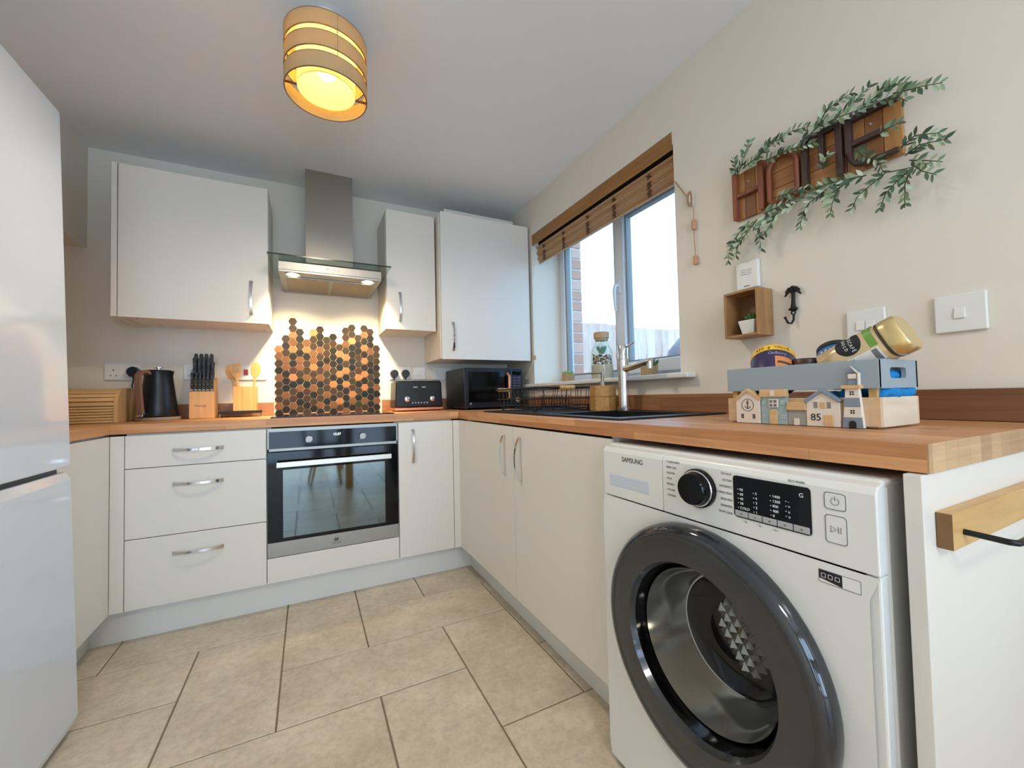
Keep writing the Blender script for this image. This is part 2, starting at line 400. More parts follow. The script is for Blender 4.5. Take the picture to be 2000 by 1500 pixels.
# ---- window
XW = 1.765
win = thing('window_1', 'white framed two-light casement window above the sink', None, (XW, -.424, wz0)); win['kind'] = 'structure'
def frame_ring(y0, y1, z0, z1, w, x0, x1, wb=None):
    wb = wb or w
    return B().box(x0, x1, y0, y0+w, z0, z1).box(x0, x1, y1-w, y1, z0, z1).box(x0, x1, y0+w, y1-w, z0, z0+wb).box(x0, x1, y0+w, y1-w, z1-w, z1)
fo = part('window_frame', frame_ring(wy0, wy1, wz0, wz1, .055, XW, XW+.07, .05).box(XW, XW+.07, -.447, -.392, wz0+.05, wz1-.055), M['upvc'], win, bevel=.004)
part('gasket', frame_ring(-.390, wy1-.055, wz0+.05, wz1-.055, .012, XW+.012, XW+.05), M['gasket'], fo)
part('pane', B().box(XW+.030, XW+.036, -.388, wy1-.058, wz0+.052, wz1-.057), M['glass'], win)
sa = part('sash', frame_ring(wy0+.035, -.425, wz0+.035, wz1-.035, .060, XW-.018, XW+.045), M['upvc'], win, bevel=.005)
part('gasket', frame_ring(wy0+.095, -.485, wz0+.095, wz1-.095, .010, XW+.004, XW+.04), M['gasket'], sa)
part('pane', B().box(XW+.020, XW+.026, wy0+.097, -.487, wz0+.097, wz1-.097), M['glass'], sa)
hb = B().box(XW-.030, XW-.018, -.467, -.443, 1.555, 1.625)
hb.tube([(XW-.03, -.455, 1.60), (XW-.05, -.455, 1.598), (XW-.056, -.452, 1.57), (XW-.05, -.448, 1.50), (XW-.046, -.447, 1.455)], [.009, .010, .010, .008, .007], 10)
part('handle', hb, M['upvc'], win, smooth=50)
# external brick jamb
jam = struct('wall_outer', B().box(XW+.075, XW+.165, .152, .60, .4, 2.5), mat('mortar', (226, 220, 214), .9), 'brick outer leaf beside the window, seen through the left pane')
bm_ = [mat('brick_red', (206, 154, 132), .85, var=.15, vscale=30), mat('brick_pink', (220, 178, 156), .85, var=.15, vscale=30)]
bk = None
for k in range(28):
    z = .42+k*.075
    if bk is None:
        bk = part('brick', B().box(-.043, .043, -.006, .05, -.0325, .0325), bm_[0], jam, bevel=.003)
        bk.location = (XW+.122, .150, z); bk2 = copy_obj(bk, jam, (XW+.122, .150, z+.075)); bk2.data = bk.data.copy(); bk2.data.materials[0] = bm_[1]
    elif k > 1: copy_obj(bk if k % 3 else bk2, jam, (XW+.122, .150, z))

# ================================================================== OUTSIDE
gm = mat('garden_ground', (150, 150, 142), .9, var=.2, vscale=3)
solo('garden_ground', B().box(1.9, 14, -8, 9, -.25, -.12), gm, 'pale paved ground outside the window', 'ground', kind='structure')
fm = [wood('fence_a', (222, 182, 160), (244, 210, 188), 'Z', .8), wood('fence_b', (206, 164, 144), (232, 196, 174), 'Z', .8), wood('fence_c', (228, 190, 164), (248, 216, 194), 'Z', .8)]
fen = thing('garden_fence', 'weathered vertical board fence seen through the window', 'fence', (4.5, 1.5, -.12))
part('rail', B().box(1.95, 10, 1.53, 1.57, .3, .38).box(1.95, 10, 1.53, 1.57, 1.4, 1.48), fm[1], fen)
fps = [part('plank', B().box(-.062, .062, -.009, .009, 0, 1.92), f, fen, local=True, bevel=.003) for f in fm]
x = 1.95; k = 0
while x < 9.5:
    loc = Vector((x+.066, 1.5+(.018 if k % 2 else 0), -.12+random.uniform(-.012, .012)))-ORG[fen]
    if k < 3: fps[k].location = loc
    else: copy_obj(fps[random.randrange(3)], fen, loc)
    x += .122; k += 1
cv = B(); n = 28
for (rx, ry, z) in ((.42, .30, -.12), (.42, .30, .9), (.41, .29, 1.15), (.36, .26, 1.30), (.27, .2, 1.39), (.15, .11, 1.44), (.001, .001, 1.455)):
    cv.v += [(2.75+ry*cos(2*pi*i/n)*(1+.02*sin(5*i)), -.30+rx*sin(2*pi*i/n)*(1+.02*sin(7*i+z*9)), z) for i in range(n)]
for j in range(6): cv.f += [(j*n+i, j*n+(i+1) % n, (j+1)*n+(i+1) % n, (j+1)*n+i) for i in range(n)]
cv.mi = [0]*len(cv.f)
solo('barbecue_cover', cv, mat('cover_grey', (122, 116, 118), .7, var=.2, vscale=6), 'dark grey domed garden cover outside behind the right pane', 'cover', base=(2.75, -.30, -.12), smooth=60)

# ================================================================== BASE UNITS
G = .0016   # half gap between fronts
ZT = .862
def carcass(x0, x1, y0, y1, z0=.15, z1=.868): return B().box(x0, x1, y0, y1, z0, z1)
# drawer unit
t = thing('drawer_unit', 'white three-drawer base unit left of the oven', 'drawer unit', (-.25, .3, 0))
part('body', carcass(-.4995, -.0005, .021, .58), M['cab_side'], t)
for z0, z1, hz in ((.15, .437, .359), (.437, .726, .649), (.726, ZT+G, .793)):
    d = part('drawer', B().box(-.5+G, -G, 0, .019, z0+G, z1-G), M['cab'], t, bevel=.0012)
    bow_handle(d, (-.253, 0, hz), (1, 0, 0), (0, -1, 0))
solo('corner_filler', B().box(XF, -.5-.001, .001, .02, .15, ZT), M['cab'], 'narrow white filler strip at the left inside corner', 'filler', base=(XF, .02, .15), bevel=.001)
t = thing('return_cabinet', 'white plain-fronted base cabinet partly hidden by the fridge freezer', 'cabinet', (XF-.3, -.2, 0))
part('body', carcass(XL+.002, XF-.021, -.44, .58), M['cab_side'], t)
part('front_panel', B().box(XF-.019, XF, -.445, -.001, .15, ZT), M['cab'], t, bevel=.0012)
# oven housing
t = thing('oven_housing', 'white oven housing cabinet with a filler panel below the oven', 'cabinet', (.3, .3, 0))
part('body', B().box(.0005, .0175, .021, .58, .15, .868).box(.5825, .5995, .021, .58, .15, .868).box(.0175, .5825, .021, .58, .15, .262), M['cab_side'], t)
part('filler_panel', B().box(G, .6-G, 0, .019, .15+G, .264), M['cab'], t, bevel=.0012)
# narrow cabinet
t = thing('narrow_cabinet', 'narrow white base cabinet between oven and corner', 'cabinet', (.75, .3, 0))
part('body', carcass(.6005, .8995, .021, .58), M['cab_side'], t)
d = part('door', B().box(.6+G, .9015, 0, .019, .15+G, ZT), M['cab'], t, bevel=.0012)
bow_handle(d, (.677, 0, .735), (0, 0, 1), (0, -1, 0))
solo('corner_post', B().box(.9045, XC, .001, .02, .15, ZT).box(XC, XC+.019, -.078, .02, .15, ZT), M['cab'], 'white corner post where the two cabinet runs meet', 'corner post', base=(XC, 0, .15), bevel=.001)
# sink cabinet
t = thing('sink_cabinet', 'white two-door base cabinet under the black sink', 'cabinet', (XC+.3, -.68, 0))
part('body', B().box(XC+.021, XR-.01, -.098, -.08, .15, .868).box(XC+.021, XR-.01, -1.298, -1.28, .15, .868).box(XC+.021, XR-.01, -1.28, -.098, .15, .168).box(XR-.02, XR-.01, -1.28, -.098, .168, .868), M['cab_side'], t)
for y0, y1, hy in ((-.683, -.08, -.600), (-1.298, -.683, -.747)):
    d = part('door', B().box(XC, XC+.019, y0+G, y1-G, .15+G, ZT), M['cab'], t, bevel=.0012)
    bow_handle(d, (XC, hy, .735), (0, 0, 1), (-1, 0, 0))
solo('end_panel', B().box(.928, XR-.001, -1.957, -1.937, 0, .868), M['cab'], 'tall white end panel closing the washing machine bay', 'end panel', base=(1.2, -1.947, 0), bevel=.0012)

# ================================================================== WORKTOP
wt = thing('worktop', 'oak-stave laminate worktop running round three sides of the kitchen', 'worktop', (0, 0, 0))
part('section', B().prism([(XL+.001, YB-.001), (XC, YB-.001), (XC, -.001), (XF, -.001), (XL+.001, -.001)], 'z', .87, .91), M['wt_x'], wt, bevel=.003)
part('section', B().box(XL+.001, XF, -.46, -.0012, .87, .91), M['wt_y'], wt, bevel=.003)
sx0, sx1, sy0, sy1 = 1.005, 1.492, -1.262, -.215      # sink outline
hx0, hx1, hy0, hy1 = sx0+.03, sx1-.03, sy0+.03, sy1-.03
b = B()
XA, YE = XC+.0012, -1.959
b.box(XA, XR-.001, hy1, YB-.001, .87, .91); b.box(XA, XR-.001, YE, hy0, .87, .91); b.box(XA, hx0, hy0, hy1, .87, .91); b.box(hx1, XR-.001, hy0, hy1, .87, .91)
part('section', b, M['wt_y'], wt)
part('end_edging', B().box(XA, XR-.001, YE-.0022, YE, .8695, .9105), M['wt_end'], wt)
# upstands
solo('upstand', B().box(XL+.002, -.008, YB-.019, YB-.001, .911, .987), M['up_x'], 'dark stave upstand along the back wall left of the hexagon tiles', 'upstand', base=(-.5, YB-.01, .911), bevel=.002)
solo('upstand', B().box(.612, XR-.022, YB-.019, YB-.001, .911, .987), M['up_x'], 'dark stave upstand along the back wall behind toaster and microwave', 'upstand', base=(1, YB-.01, .911), bevel=.002)
solo('upstand', B().box(XR-.019, XR-.001, -1.955, YB-.001, .911, .984), M['up_y'], 'dark stave upstand along the window wall behind the tap', 'upstand', base=(XR-.01, -.7, .911), bevel=.002)

# ================================================================== OVEN
t = thing('oven', 'stainless steel and black glass built-in single oven', 'oven', (.3, .3, .265))
part('body', B().box(.0195, .5805, .022, .54, .27, .855), M['black'], t)
part('trim_frame', B().box(.003, .597, .0, .021, .848, .864).box(.003, .010, .0, .021, .756, .848).box(.590, .597, .0, .021, .756, .848).box(.003, .597, .0, .021, .756, .769), M['steel2'], t, bevel=.0008)
cp = part('control_panel', B().box(.010, .590, .002, .021, .769, .848), M['blackgloss'], t)
for kx in (.177, .421):
    kb = B().lathe([(.0165, 0), (.0165, -.016), (.0145, -.018), (.0001, -.018)], (kx, .002, .806), 'y', 24)
    kn = part('knob', kb, M['steel2'], cp, smooth=40)
    part('pointer', B().prism([(kx-.014, .794), (kx-.011, .791), (kx+.014, .818), (kx+.011, .821)], 'y', -.0175, -.0155), M['steel'], kn)
text('clock_display', '15:37', .016, (.302, .0012, .822), '-y', mat('clock_white', (235, 245, 250), .5, emit=(235, 245, 250), es=1.4), cp)
for q in range(5):
    text('mark', '-', .008, (.147, .0014, .779+q*.011), '-y', M['greyink'], cp); text('mark', '-', .008, (.207, .0014, .779+q*.011), '-y', M['greyink'], cp)
dr = part('door', B().box(.003, .597, -.001, .021, .336, .752), M['blackgloss'], t, bevel=.001)
part('window', B().box(.066, .530, -.0022, -.001, .352, .668), M['ovenglass'], dr)
part('handle', B().box(.042, .557, -.045, -.030, .685, .709).box(.060, .075, -.032, -.001, .690, .704).box(.524, .539, -.032, -.001, .690, .704), mat('handle_steel', (206, 199, 186), .35, 1), dr, bevel=.001)
st = part('lower_trim', B().box(.003, .597, -.001, .021, .267, .334), M['steel'], t, bevel=.001)
part('logo_mark', B().box(.286, .291, -.0016, -.001, .299, .313).box(.291, .305, -.0016, -.001, .299, .3015).box(.291, .305, -.0016, -.001, .3105, .313).box(.3025, .305, -.0016, -.001, .299, .313).prism([(.292, .306), (.300, .312), (.300, .300)], 'y', -.0016, -.001), M['ink'], st)
text('brand_lettering', 'Electrolux', .0095, (.2965, -.0012, .290), '-y', M['ink'], st)

# ================================================================== HOB
t = thing('hob', 'black glass hob set into the worktop above the oven', 'hob', (.3, .3, .911))
part('glass_plate', B().box(.012, .592, .055, .565, .9105, .9160), M['blackgloss'], t, bevel=.001)
for cx, cy, r in ((.16, .18, .075), (.43, .18, .095), (.16, .42, .095), (.43, .42, .075)):
    part('cooking_zone', B().lathe([(r, 0), (r+.0015, 0), (r+.0015, .0002), (r, .0002)], (cx, cy, .9161), 'z', 40, True), M['greyink'], t)

# ================================================================== HEXAGON SPLASHBACK
hexcol = {'D': (32, 26, 23), 'K': (24, 25, 28), 'B': (56, 40, 30), 'R': (62, 38, 31), 'G': (50, 43, 31), 'M': (104, 68, 45), 'C': (152, 98, 64), 'A': (190, 130, 78)}
HM = {k: mat('hex_'+k.lower(), c, .5, 0, .2, var=.18, vscale=70) for k, c in hexcol.items()}
cols = ['CMBDMBBBMD', 'BDBMMDDKMBD', 'BBCMCDDRCKBBMD', 'DDBDMMBDMDDB', 'MCDBBMKRBDB', 'ABBMMCBBMDBD', 'BDDMBDBMDGBMD', 'GBBDMGBBMDG', 'DBDDDBDCBDMD', 'BCKKCDDBCB',
        'BBMGCGCKCDDDM', 'BBAKDDKBGBCMD', 'BDDBGRCDBDGR', 'BCDCDCDCDCKMG', 'BDDMGDKGGKKDD', 'BBBDGKMKMDD']
tops = [1.3061, 1.3714, 1.4799, 1.4167, 1.3496, 1.416, 1.4361, 1.3721, 1.3942, 1.3292, 1.4384, 1.4591, 1.3941, 1.4586, 1.4378, 1.3274]
hx = thing('hexagon_splashback', 'stepped splashback of brown and copper hexagon tiles behind the hob', 'splashback', (.3, YB-.004, .912))
pz = .0430; a = .0248; pc = .03738; zb = .9125
# backing follows the tile lattice so that pale grout shows between the tiles
hexm = {}
bb = B()
def hexpoly(cx, cz, r): return [(cx+r*cos(pi/3*i), cz+r*sin(pi/3*i)*(pz/(sqrt(3)*a))) for i in range(6)]
def clipz(poly, z):
    out = []
    for i in range(len(poly)):
        p, q = poly[i], poly[(i+1) % len(poly)]
        if p[1] >= z: out.append(p)
        if (p[1] >= z) != (q[1] >= z):
            s_ = (z-p[1])/(q[1]-p[1]); out.append((p[0]+s_*(q[0]-p[0]), z))
    return out
z00 = 1.3061
for c, seq in enumerate(cols):
    half = 0 if c % 2 == 0 else .5
    k0 = round((tops[c]-z00)/pz-half)+half
    for r_, ch in enumerate(seq):
        cz = z00+(k0-r_)*pz; cx = .0189+c*pc
        if cz+pz/2 < zb+.006: break
        pb = clipz(hexpoly(cx, cz, a*.997), zb)
        bb.prism(pb, 'y', YB-.0035, YB-.0005)
        full = cz-pz/2 > zb
        if full and ch in hexm: copy_obj(hexm[ch], hx, Vector((cx, 0, cz))-Vector((ORG[hx].x, 0, ORG[hx].z)))
        else:
            pl_ = hexpoly(0, 0, a*.93) if full else [(p[0]-cx, p[1]-cz) for p in clipz(hexpoly(cx, cz, a*.93), zb+.001)]
            b = B(); n = len(pl_)
            inn = [(p[0]*.93, p[1]*.93) for p in pl_] if full else pl_
            yo = 0
            b._add([(p[0], .0005, p[1]) for p in pl_]+[(p[0], -.0040, p[1]) for p in pl_]+[(p[0], -.0048, p[1]) for p in inn],
                   [tuple(range(n)), tuple(range(2*n, 3*n))[::-1]]+[(i, (i+1) % n, n+(i+1) % n, n+i) for i in range(n)]+[(n+i, n+(i+1) % n, 2*n+(i+1) % n, 2*n+i) for i in range(n)])
            o = part('tile', b, HM[ch], hx, local=True); o.location = Vector((cx, 0, cz))-Vector((ORG[hx].x, 0, ORG[hx].z))
            if full: hexm[ch] = o
gb = part('grout_backing', bb, mat('hex_grout', (214, 190, 150), .7), hx); gb['kind'] = 'stuff'

# ================================================================== WALL CABINETS
def wall_cab(label, x0, x1, yf, z0, z1, hx_, hz, dx0=None, dx1=None):
    t = thing('wall_cabinet', label, 'wall cabinet', ((x0+x1)/2, (yf+YB)/2, z0))
    part('body', B().box(x0, x1, yf+.021, YB-.001, z0+.006, z1-.004), M['cab_side'], t, bevel=.001)
    d = part('door', B().box((dx0 or x0)+G, (dx1 or x1)-G, yf, yf+.019, z0, z1), M['cab'], t, bevel=.0012)
    bow_handle(d, (hx_, yf, hz), (0, 0, 1), (0, -1, 0))
    return t
t = wall_cab('wide white wall cabinet left of the extractor hood', -.612, -.010, .27, 1.400, 2.122, -.086, 1.530)
part('side_panel', B().box(-.634, -.6135, .268, YB-.001, 1.400, 2.122), M['cab'], t, bevel=.001)
for q in ((-.56, .34), (-.52, .52), (-.06, .34), (-.05, .52)):
    part('screw_cap', B().lathe([(.0055, 0), (.0055, -.0015), (.0001, -.002)], (q[0], q[1], 1.4058), 'z', 12), M['steel'], t)
t = wall_cab('narrow white wall cabinet right of the extractor hood', .596, .895, .27, 1.408, 2.132, .673, 1.543)
for q in ((.63, .34), (.64, .52), (.85, .34)):
    part('screw_cap', B().lathe([(.0055, 0), (.0055, -.0015), (.0001, -.002)], (q[0], q[1], 1.4138), 'z', 12), M['steel'], t)
wall_cab('tall deep white wall cabinet in the corner above the microwave', .905, 1.528, .196, 1.228, 2.146, .980, 1.369, .908, 1.530)
solo('pipe_boxing', B().box(.985, 1.50, .36, YB-.001, 2.146, 2.245), M['cab_side'], 'white pipe boxing on top of the corner wall cabinet', 'boxing', base=(1.24, .48, 2.146), bevel=.001)

# ================================================================== EXTRACTOR HOOD
t = thing('extractor_hood', 'stainless chimney extractor hood with a flat glass canopy', 'extractor hood', (.293, .4, 1.655))
part('chimney', B().box(.167, .420, .362, YB-.001, 1.735, ZC-.001), M['steel'], t, bevel=.001)
g = part('glass_canopy', B().box(-.004, .596, .112, .59, 1.7275, 1.7335), M['hoodglass'], t)
part('front_edge', B().box(-.004, .596, .1095, .1118, 1.7270, 1.7340), M['glassedge'], g)
part('body', B().prism([(.15, 1.667), (.15, 1.708), (.19, 1.7268), (YB-.001, 1.7268), (YB-.001, 1.667)], 'x', .042, .548), M['steel'], t, bevel=.001)
part('underside', B().box(.043, .547, .151, .575, 1.6555, 1.6665), M['steel2'], t, bevel=.001)
for fx0, fx1 in ((.068, .290), (.298, .522)):
    f = part('grease_filter', B().box(fx0, fx1, .235, .56, 1.6515, 1.6550), mat('filter_mesh', (150, 138, 120), .5, .8, bump=.4, bscale=700), t)
    part('filter_frame', frame_ring(0, 0, 0, 0, 0, 0, 0) if False else B().box(fx0-.004, fx0+.004, .231, .564, 1.6495, 1.655).box(fx1-.004, fx1+.004, .231, .564, 1.6495, 1.655).box(fx0+.004, fx1-.004, .231, .239, 1.6495, 1.655).box(fx0+.004, fx1-.004, .556, .564, 1.6495, 1.655), M['steel2'], f)
    part('latch', B().box((fx0+fx1)/2-.03, (fx0+fx1)/2+.03, .243, .251, 1.6485, 1.6515), M['steel'], f)
for k in range(4):
    part('button', B().lathe([(.0055, 0), (.0055, -.004), (.0001, -.005)], (.272+.017*k, .150, 1.688), 'y', 14), M['chrome'], t, smooth=40)
for lx in (.107, .480):
    lm = part('lamp_rim', B().lathe([(.029, 0), (.039, 0), (.039, -.003), (.029, -.002)], (lx, .193, 1.6555), 'z', 24, True), M['chrome'], t, smooth=40)
    part('bulb', B().lathe([(.0288, 0), (.0288, -.003), (.0001, -.007)], (lx, .193, 1.6553), 'z', 24), mat('hood_bulb', (255, 240, 205), .5, emit=(255, 226, 165), es=14), lm)
    l = bpy.data.lights.new('hood_spot', 'SPOT'); l.energy = 38; l.color = (1.0, .81, .47); l.spot_size = radians(104); l.spot_blend = 1.0; l.shadow_soft_size = .03
    o = bpy.data.objects.new('hood_spot', l); COL.objects.link(o); o.location = (lx, .200, 1.644); o.rotation_euler = (radians(29), 0, 0)

# ================================================================== CEILING LAMP
lamp_cloth = cloth_light('lamp_linen', (218, 192, 148), .30)
lamp_in = cloth_light('lamp_inner', (250, 236, 196), .55)
def glow_sheet():
    m = bpy.data.materials.new('diffuser_glow'); m.use_nodes = True; t = m.node_tree; n = t.nodes; L = t.links
    n.remove(n['Principled BSDF']); em = n.new('ShaderNodeEmission'); em.inputs[0].default_value = (*lin((255, 222, 122)), 1); em.inputs[1].default_value = .85
    tr = n.new('ShaderNodeBsdfTransparent'); tr.inputs[0].default_value = (1, .95, .75, 1); mx = n.new('ShaderNodeMixShader'); mx.inputs[0].default_value = .22
    L.new(em.outputs[0], mx.inputs[1]); L.new(tr.outputs[0], mx.inputs[2]); L.new(mx.outputs[0], n['Material Output'].inputs[0]); return m
def drum_lamp(label, cx, cy, power):
    t = thing('ceiling_lamp', label, 'lamp', (cx, cy, ZC))
    zt = 2.243
    for z1, z0 in ((zt, zt-.052), (zt-.070, zt-.122), (zt-.140, zt-.193)):
        s_ = part('shade_band', B().lathe([(.132, z0), (.132, z1), (.1295, z1), (.1295, z0)], (cx, cy, 0), 'z', 56, True), lamp_cloth, t, smooth=40)
        for zz_ in (z0, z1):
            part('rim', B().lathe([(.1325, zz_-.001), (.1325, zz_+.001), (.129, zz_+.001), (.129, zz_-.001)], (cx, cy, 0), 'z', 56, True), M['oak_end'], s_, smooth=40)
    part('inner_shade', B().lathe([(.093, zt-.180), (.093, zt-.004), (.0915, zt-.004), (.0915, zt-.180)], (cx, cy, 0), 'z', 48, True), lamp_in, t, smooth=40)
    part('diffuser', B().lathe([(.0914, 0), (.0914, .002), (.0001, .002)], (cx, cy, zt-.178), 'z', 48, False, False), glow_sheet(), t)
    part('top_cover', B().lathe([(.1285, -.003), (.1285, -.001), (.0001, -.001)], (cx, cy, zt), 'z', 48), M['white'], t)
    part('spreader', B().box(cx-.1295, cx-.093, cy-.004, cy+.004, zt-.182, zt-.178).box(cx+.093, cx+.1295, cy-.004, cy+.004, zt-.182, zt-.178).box(cx+.026, cx+.0285, cy-.1290, cy-.1265, zt-.142, zt), M['oak_end'], t)
    part('ceiling_rose', B().lathe([(.05, 2.324), (.05, 2.305), (.03, 2.295), (.012, 2.285), (.012, 2.2435), (.0001, 2.2435)], (cx, cy, 0), 'z', 24), M['white'], t, smooth=40)
    part('bulb', B().sphere((cx-.0, cy-.025, zt-.125), .03, 16), mat('bulb_glow', (255, 240, 205), .5, emit=(255, 232, 170), es=12), t, smooth=80)
    l = bpy.data.lights.new('ceiling_bulb', 'SPOT'); l.energy = power; l.color = (1.0, .88, .70); l.shadow_soft_size = .07; l.spot_size = radians(178); l.spot_blend = .6
    o = bpy.data.objects.new('ceiling_bulb', l); COL.objects.link(o); o.location = (cx, cy, zt-.205)
    l = bpy.data.lights.new('shade_glow', 'POINT'); l.energy = 1.8; l.color = (1.0, .80, .46); l.shadow_soft_size = .03
    o = bpy.data.objects.new('shade_glow', l); COL.objects.link(o); o.location = (cx, cy, zt-.06)
drum_lamp('lit linen drum ceiling lamp with two slots above the kitchen floor', .240, -.692, 15)
l = bpy.data.lights.new('dining_fill_light', 'AREA'); l.shape = 'DISK'; l.size = .5; l.energy = 13; l.color = (1, .95, .90)  # fill lamp added out of view behind the camera to brighten the room
o = bpy.data.objects.new('dining_fill_light', l); COL.objects.link(o); o.location = (.3, -3.6, ZC-.06)
dl = thing('ceiling_fill_light', 'round flat fill light added to the ceiling over the dining table behind the camera', 'lamp', (.3, -3.6, ZC))
part('housing', B().lathe([(.27, -.001), (.27, -.05), (.255, -.055), (.0001, -.055)], (.3, -3.6, ZC), 'z', 40), M['white'], dl, smooth=40)

# ================================================================== FRIDGE FREEZER (leans back a little)
t = thing('fridge_freezer', 'tall glossy white fridge freezer at the left edge', 'fridge freezer', (-.460, -.462, 0), (0, radians(-1.7), 0))
part('body', B().box(-.595, -.062, -.595, -.0, .02, 1.912), M['whitegloss'], t, local=True, bevel=.004)
part('lower_door', B().prism([(-.06, .03), (-.005, .03), (0, .05), (0, .765), (-.012, .790), (-.06, .790)], 'y', -.595, 0), M['whitegloss'], t, local=True, bevel=.003)
ud = part('upper_door', B().box(-.06, 0, -.595, 0, .806, 1.916), M['whitegloss'], t, local=True, bevel=.004)
part('grip_recess', B().box(-.055, -.020, -.59, -.03, .788, .808), M['black'], t, local=True)
text('brand_lettering', 'SAMSUNG', .030, (.0004, -.377, 1.815), '+x', M['greyink'], ud, align='RIGHT', local=True)
for fx in (-.55, -.1):
    for fy in (-.55, -.05): part('foot', B().cyl((fx, fy, .0), (fx, fy, .022), .018, n=14), M['black'], t, local=True)

# ================================================================== WASHING MACHINE
WX, WY0, WY1 = .905, -1.309, -1.915
wm = thing('washing_machine', 'white front-loading washing machine with a dark porthole door', 'washing machine', (1.2, -1.612, 0))
WMW = mat('washer_white', (232, 231, 226), .28, coat=.25)
dc = Vector((0, -1.607, .455))
b = B(); n = 48
def ringpts(x, r): return [(x, dc.y+r*cos(2*pi*i/n), dc.z+r*sin(2*pi*i/n)) for i in range(n)]
# cabinet front with a round hole: quad strip from circle to rectangle
def rectpt(i):
    t_ = 2*pi*i/n; c_, s_ = cos(t_), sin(t_); hy = .299; 
    zt_, zb_ = .716-dc.z, .02-dc.z
    k = min(((hy-(.005 if c_ < 0 else -.005))/abs(c_)) if abs(c_) > 1e-6 else 9, ((zt_ if s_ > 0 else -zb_)/abs(s_)) if abs(s_) > 1e-6 else 9)
    return (WX, dc.y+k*c_, dc.z+k*s_)
pts = [rectpt(i) for i in range(n)]
b._add(ringpts(WX, .235)+pts, [(i, (i+1) % n, n+(i+1) % n, n+i) for i in range(n)])
# corners of the front rectangle
for cy_, cz_ in ((WY0, .716), (WY1, .716), (WY0, .02), (WY1, .02)):
    near = sorted(range(n), key=lambda i: (pts[i][1]-cy_)**2+(pts[i][2]-cz_)**2)[:2]
    b._add([pts[near[0]], pts[near[1]], (WX, cy_, cz_)], [(0, 1, 2)])
b._add(ringpts(WX, .235)+ringpts(WX+.10, .22), [(i, n+i, n+(i+1) % n, (i+1) % n) for i in range(n)])
part('front_panel', b, WMW, wm)
part('body', B().box(WX+.004, WX+.03, WY0-.001, WY0-.02, .02, .716).box(WX+.004, WX+.03, WY1+.001, WY1+.02, .02, .716).box(WX+.03, 1.44, WY0, WY0-.012, .02, .845).box(WX+.03, 1.44, WY1, WY1+.012, .02, .845).box(WX+.12, 1.44, WY0-.012, WY1+.012, .03, .05).box(1.43, 1.44, WY0-.012, WY1+.012, .05, .845), WMW, wm, bevel=.003)
part('lid', B().box(WX+.022, 1.44, WY0, WY1, .840, .855), WMW, wm, bevel=.005)
cpn = part('control_panel', B().prism([(WX, .718), (WX, .835), (WX+.006, .846), (WX+.020, .850), (WX+.030, .850), (WX+.030, .718)], 'y', WY0-.209, WY1), WMW, wm, bevel=.002)
dd = part('detergent_drawer', B().prism([(WX, .718), (WX, .835), (WX+.006, .846), (WX+.020, .850), (WX+.030, .850), (WX+.030, .718)], 'y', WY0, WY0-.2075), WMW, wm, bevel=.002)
part('grip_recess', B().box(WX-.0006, WX+.003, -1.475, -1.333, .745, .776), mat('recess_white', (205, 212, 222), .35), dd, bevel=.003)
text('brand_lettering', 'SAMSUNG', .0175, (WX-.0002, -1.420, .8195), '-x', M['ink'], dd, sx=.92)
for fy in (WY0-.06, WY1+.06): part('foot', B().cyl((WX+.07, fy, 0), (WX+.07, fy, .03), .022, n=16), M['black'], wm)
# dial
dlp = part('dial', B().lathe([(.040, .0), (.040, -.008), (.036, -.012), (.0335, -.012), (.0325, -.026), (.030, -.030), (.0001, -.030)], (WX, -1.617, .790), 'x', 40), M['blackgloss'], wm, smooth=35)
part('dial_ring', B().lathe([(.0385, -.0085), (.0365, -.0122), (.0345, -.0124), (.0345, -.0085)], (WX, -1.617, .790), 'x', 40, True), M['chrome'], dlp, smooth=40)
rl = ['ECO 40-60', 'COTTON', 'SYNTHETICS', 'HYGIENE STEAM', 'RINSE+SPIN', 'DRAIN/SPIN', 'DRUM CLEAN']
ll = ["15' QUICK WASH", 'MIXED LOAD', 'DELICATES', 'WOOL', 'BEDDING', 'COLOURS', 'OUTDOOR']
for k in range(7):
    text('programme_label', rl[k], .0062, (WX-.0002, -1.690, .829-k*.0125), '-x', M['greyink'], cpn, align='RIGHT', sx=.75)
    text('programme_label', ll[k], .0062, (WX-.0002, -1.531, .834-k*.0125), '-x', M['greyink'], cpn, align='LEFT', sx=.75)
# display
dsp = part('display', B().prism(rrect(-1.829, -1.694, .7515, .8295, .006), 'x', WX-.0012, WX+.004), M['blackgloss'], cpn)
for k in range(5):
    y1 = -1.6965-k*.0262
    o = part('key', B().box(WX-.0018, WX-.001, y1-.0248, y1, .7535, .7645), mat('key_grey', (176, 177, 178), .4), dsp, bevel=.0006)
    text('key_mark', 'o', .006, (WX-.0019, y1-.0124, .759), '-x', M['ink'], o)
for cx_, items, z_ in ((-1.7025, ['90', '60', '40', '30', 'COLD'], .804), (-1.7325, ['5', '4', '3', '2', '1'], .802), (-1.763, ['1400', '1200', '800', '400', '0'], .804), (-1.789, ['A', 'B', 'C', 'D'], .800)):
    for k, s_ in enumerate(items if items[0] != 'A' else ['-', '=', 'u', 'o']):
        text('indicator', '• '+s_, .0068, (WX-.0014, cx_, z_-k*.0085), '-x', M['whiteink'], dsp, align='LEFT')
text('indicator', 'G', .010, (WX-.0014, -1.815, .815), '-x', M['whiteink'], dsp)
text('panel_print', 'ECO WASH', .005, (WX-.0002, -1.808, .8365), '-x', M['greyink'], cpn)
for k in range(3): text('panel_print', '- 3s -', .0055, (WX-.0002, -1.716-k*.027, .7455), '-x', M['greyink'], cpn)
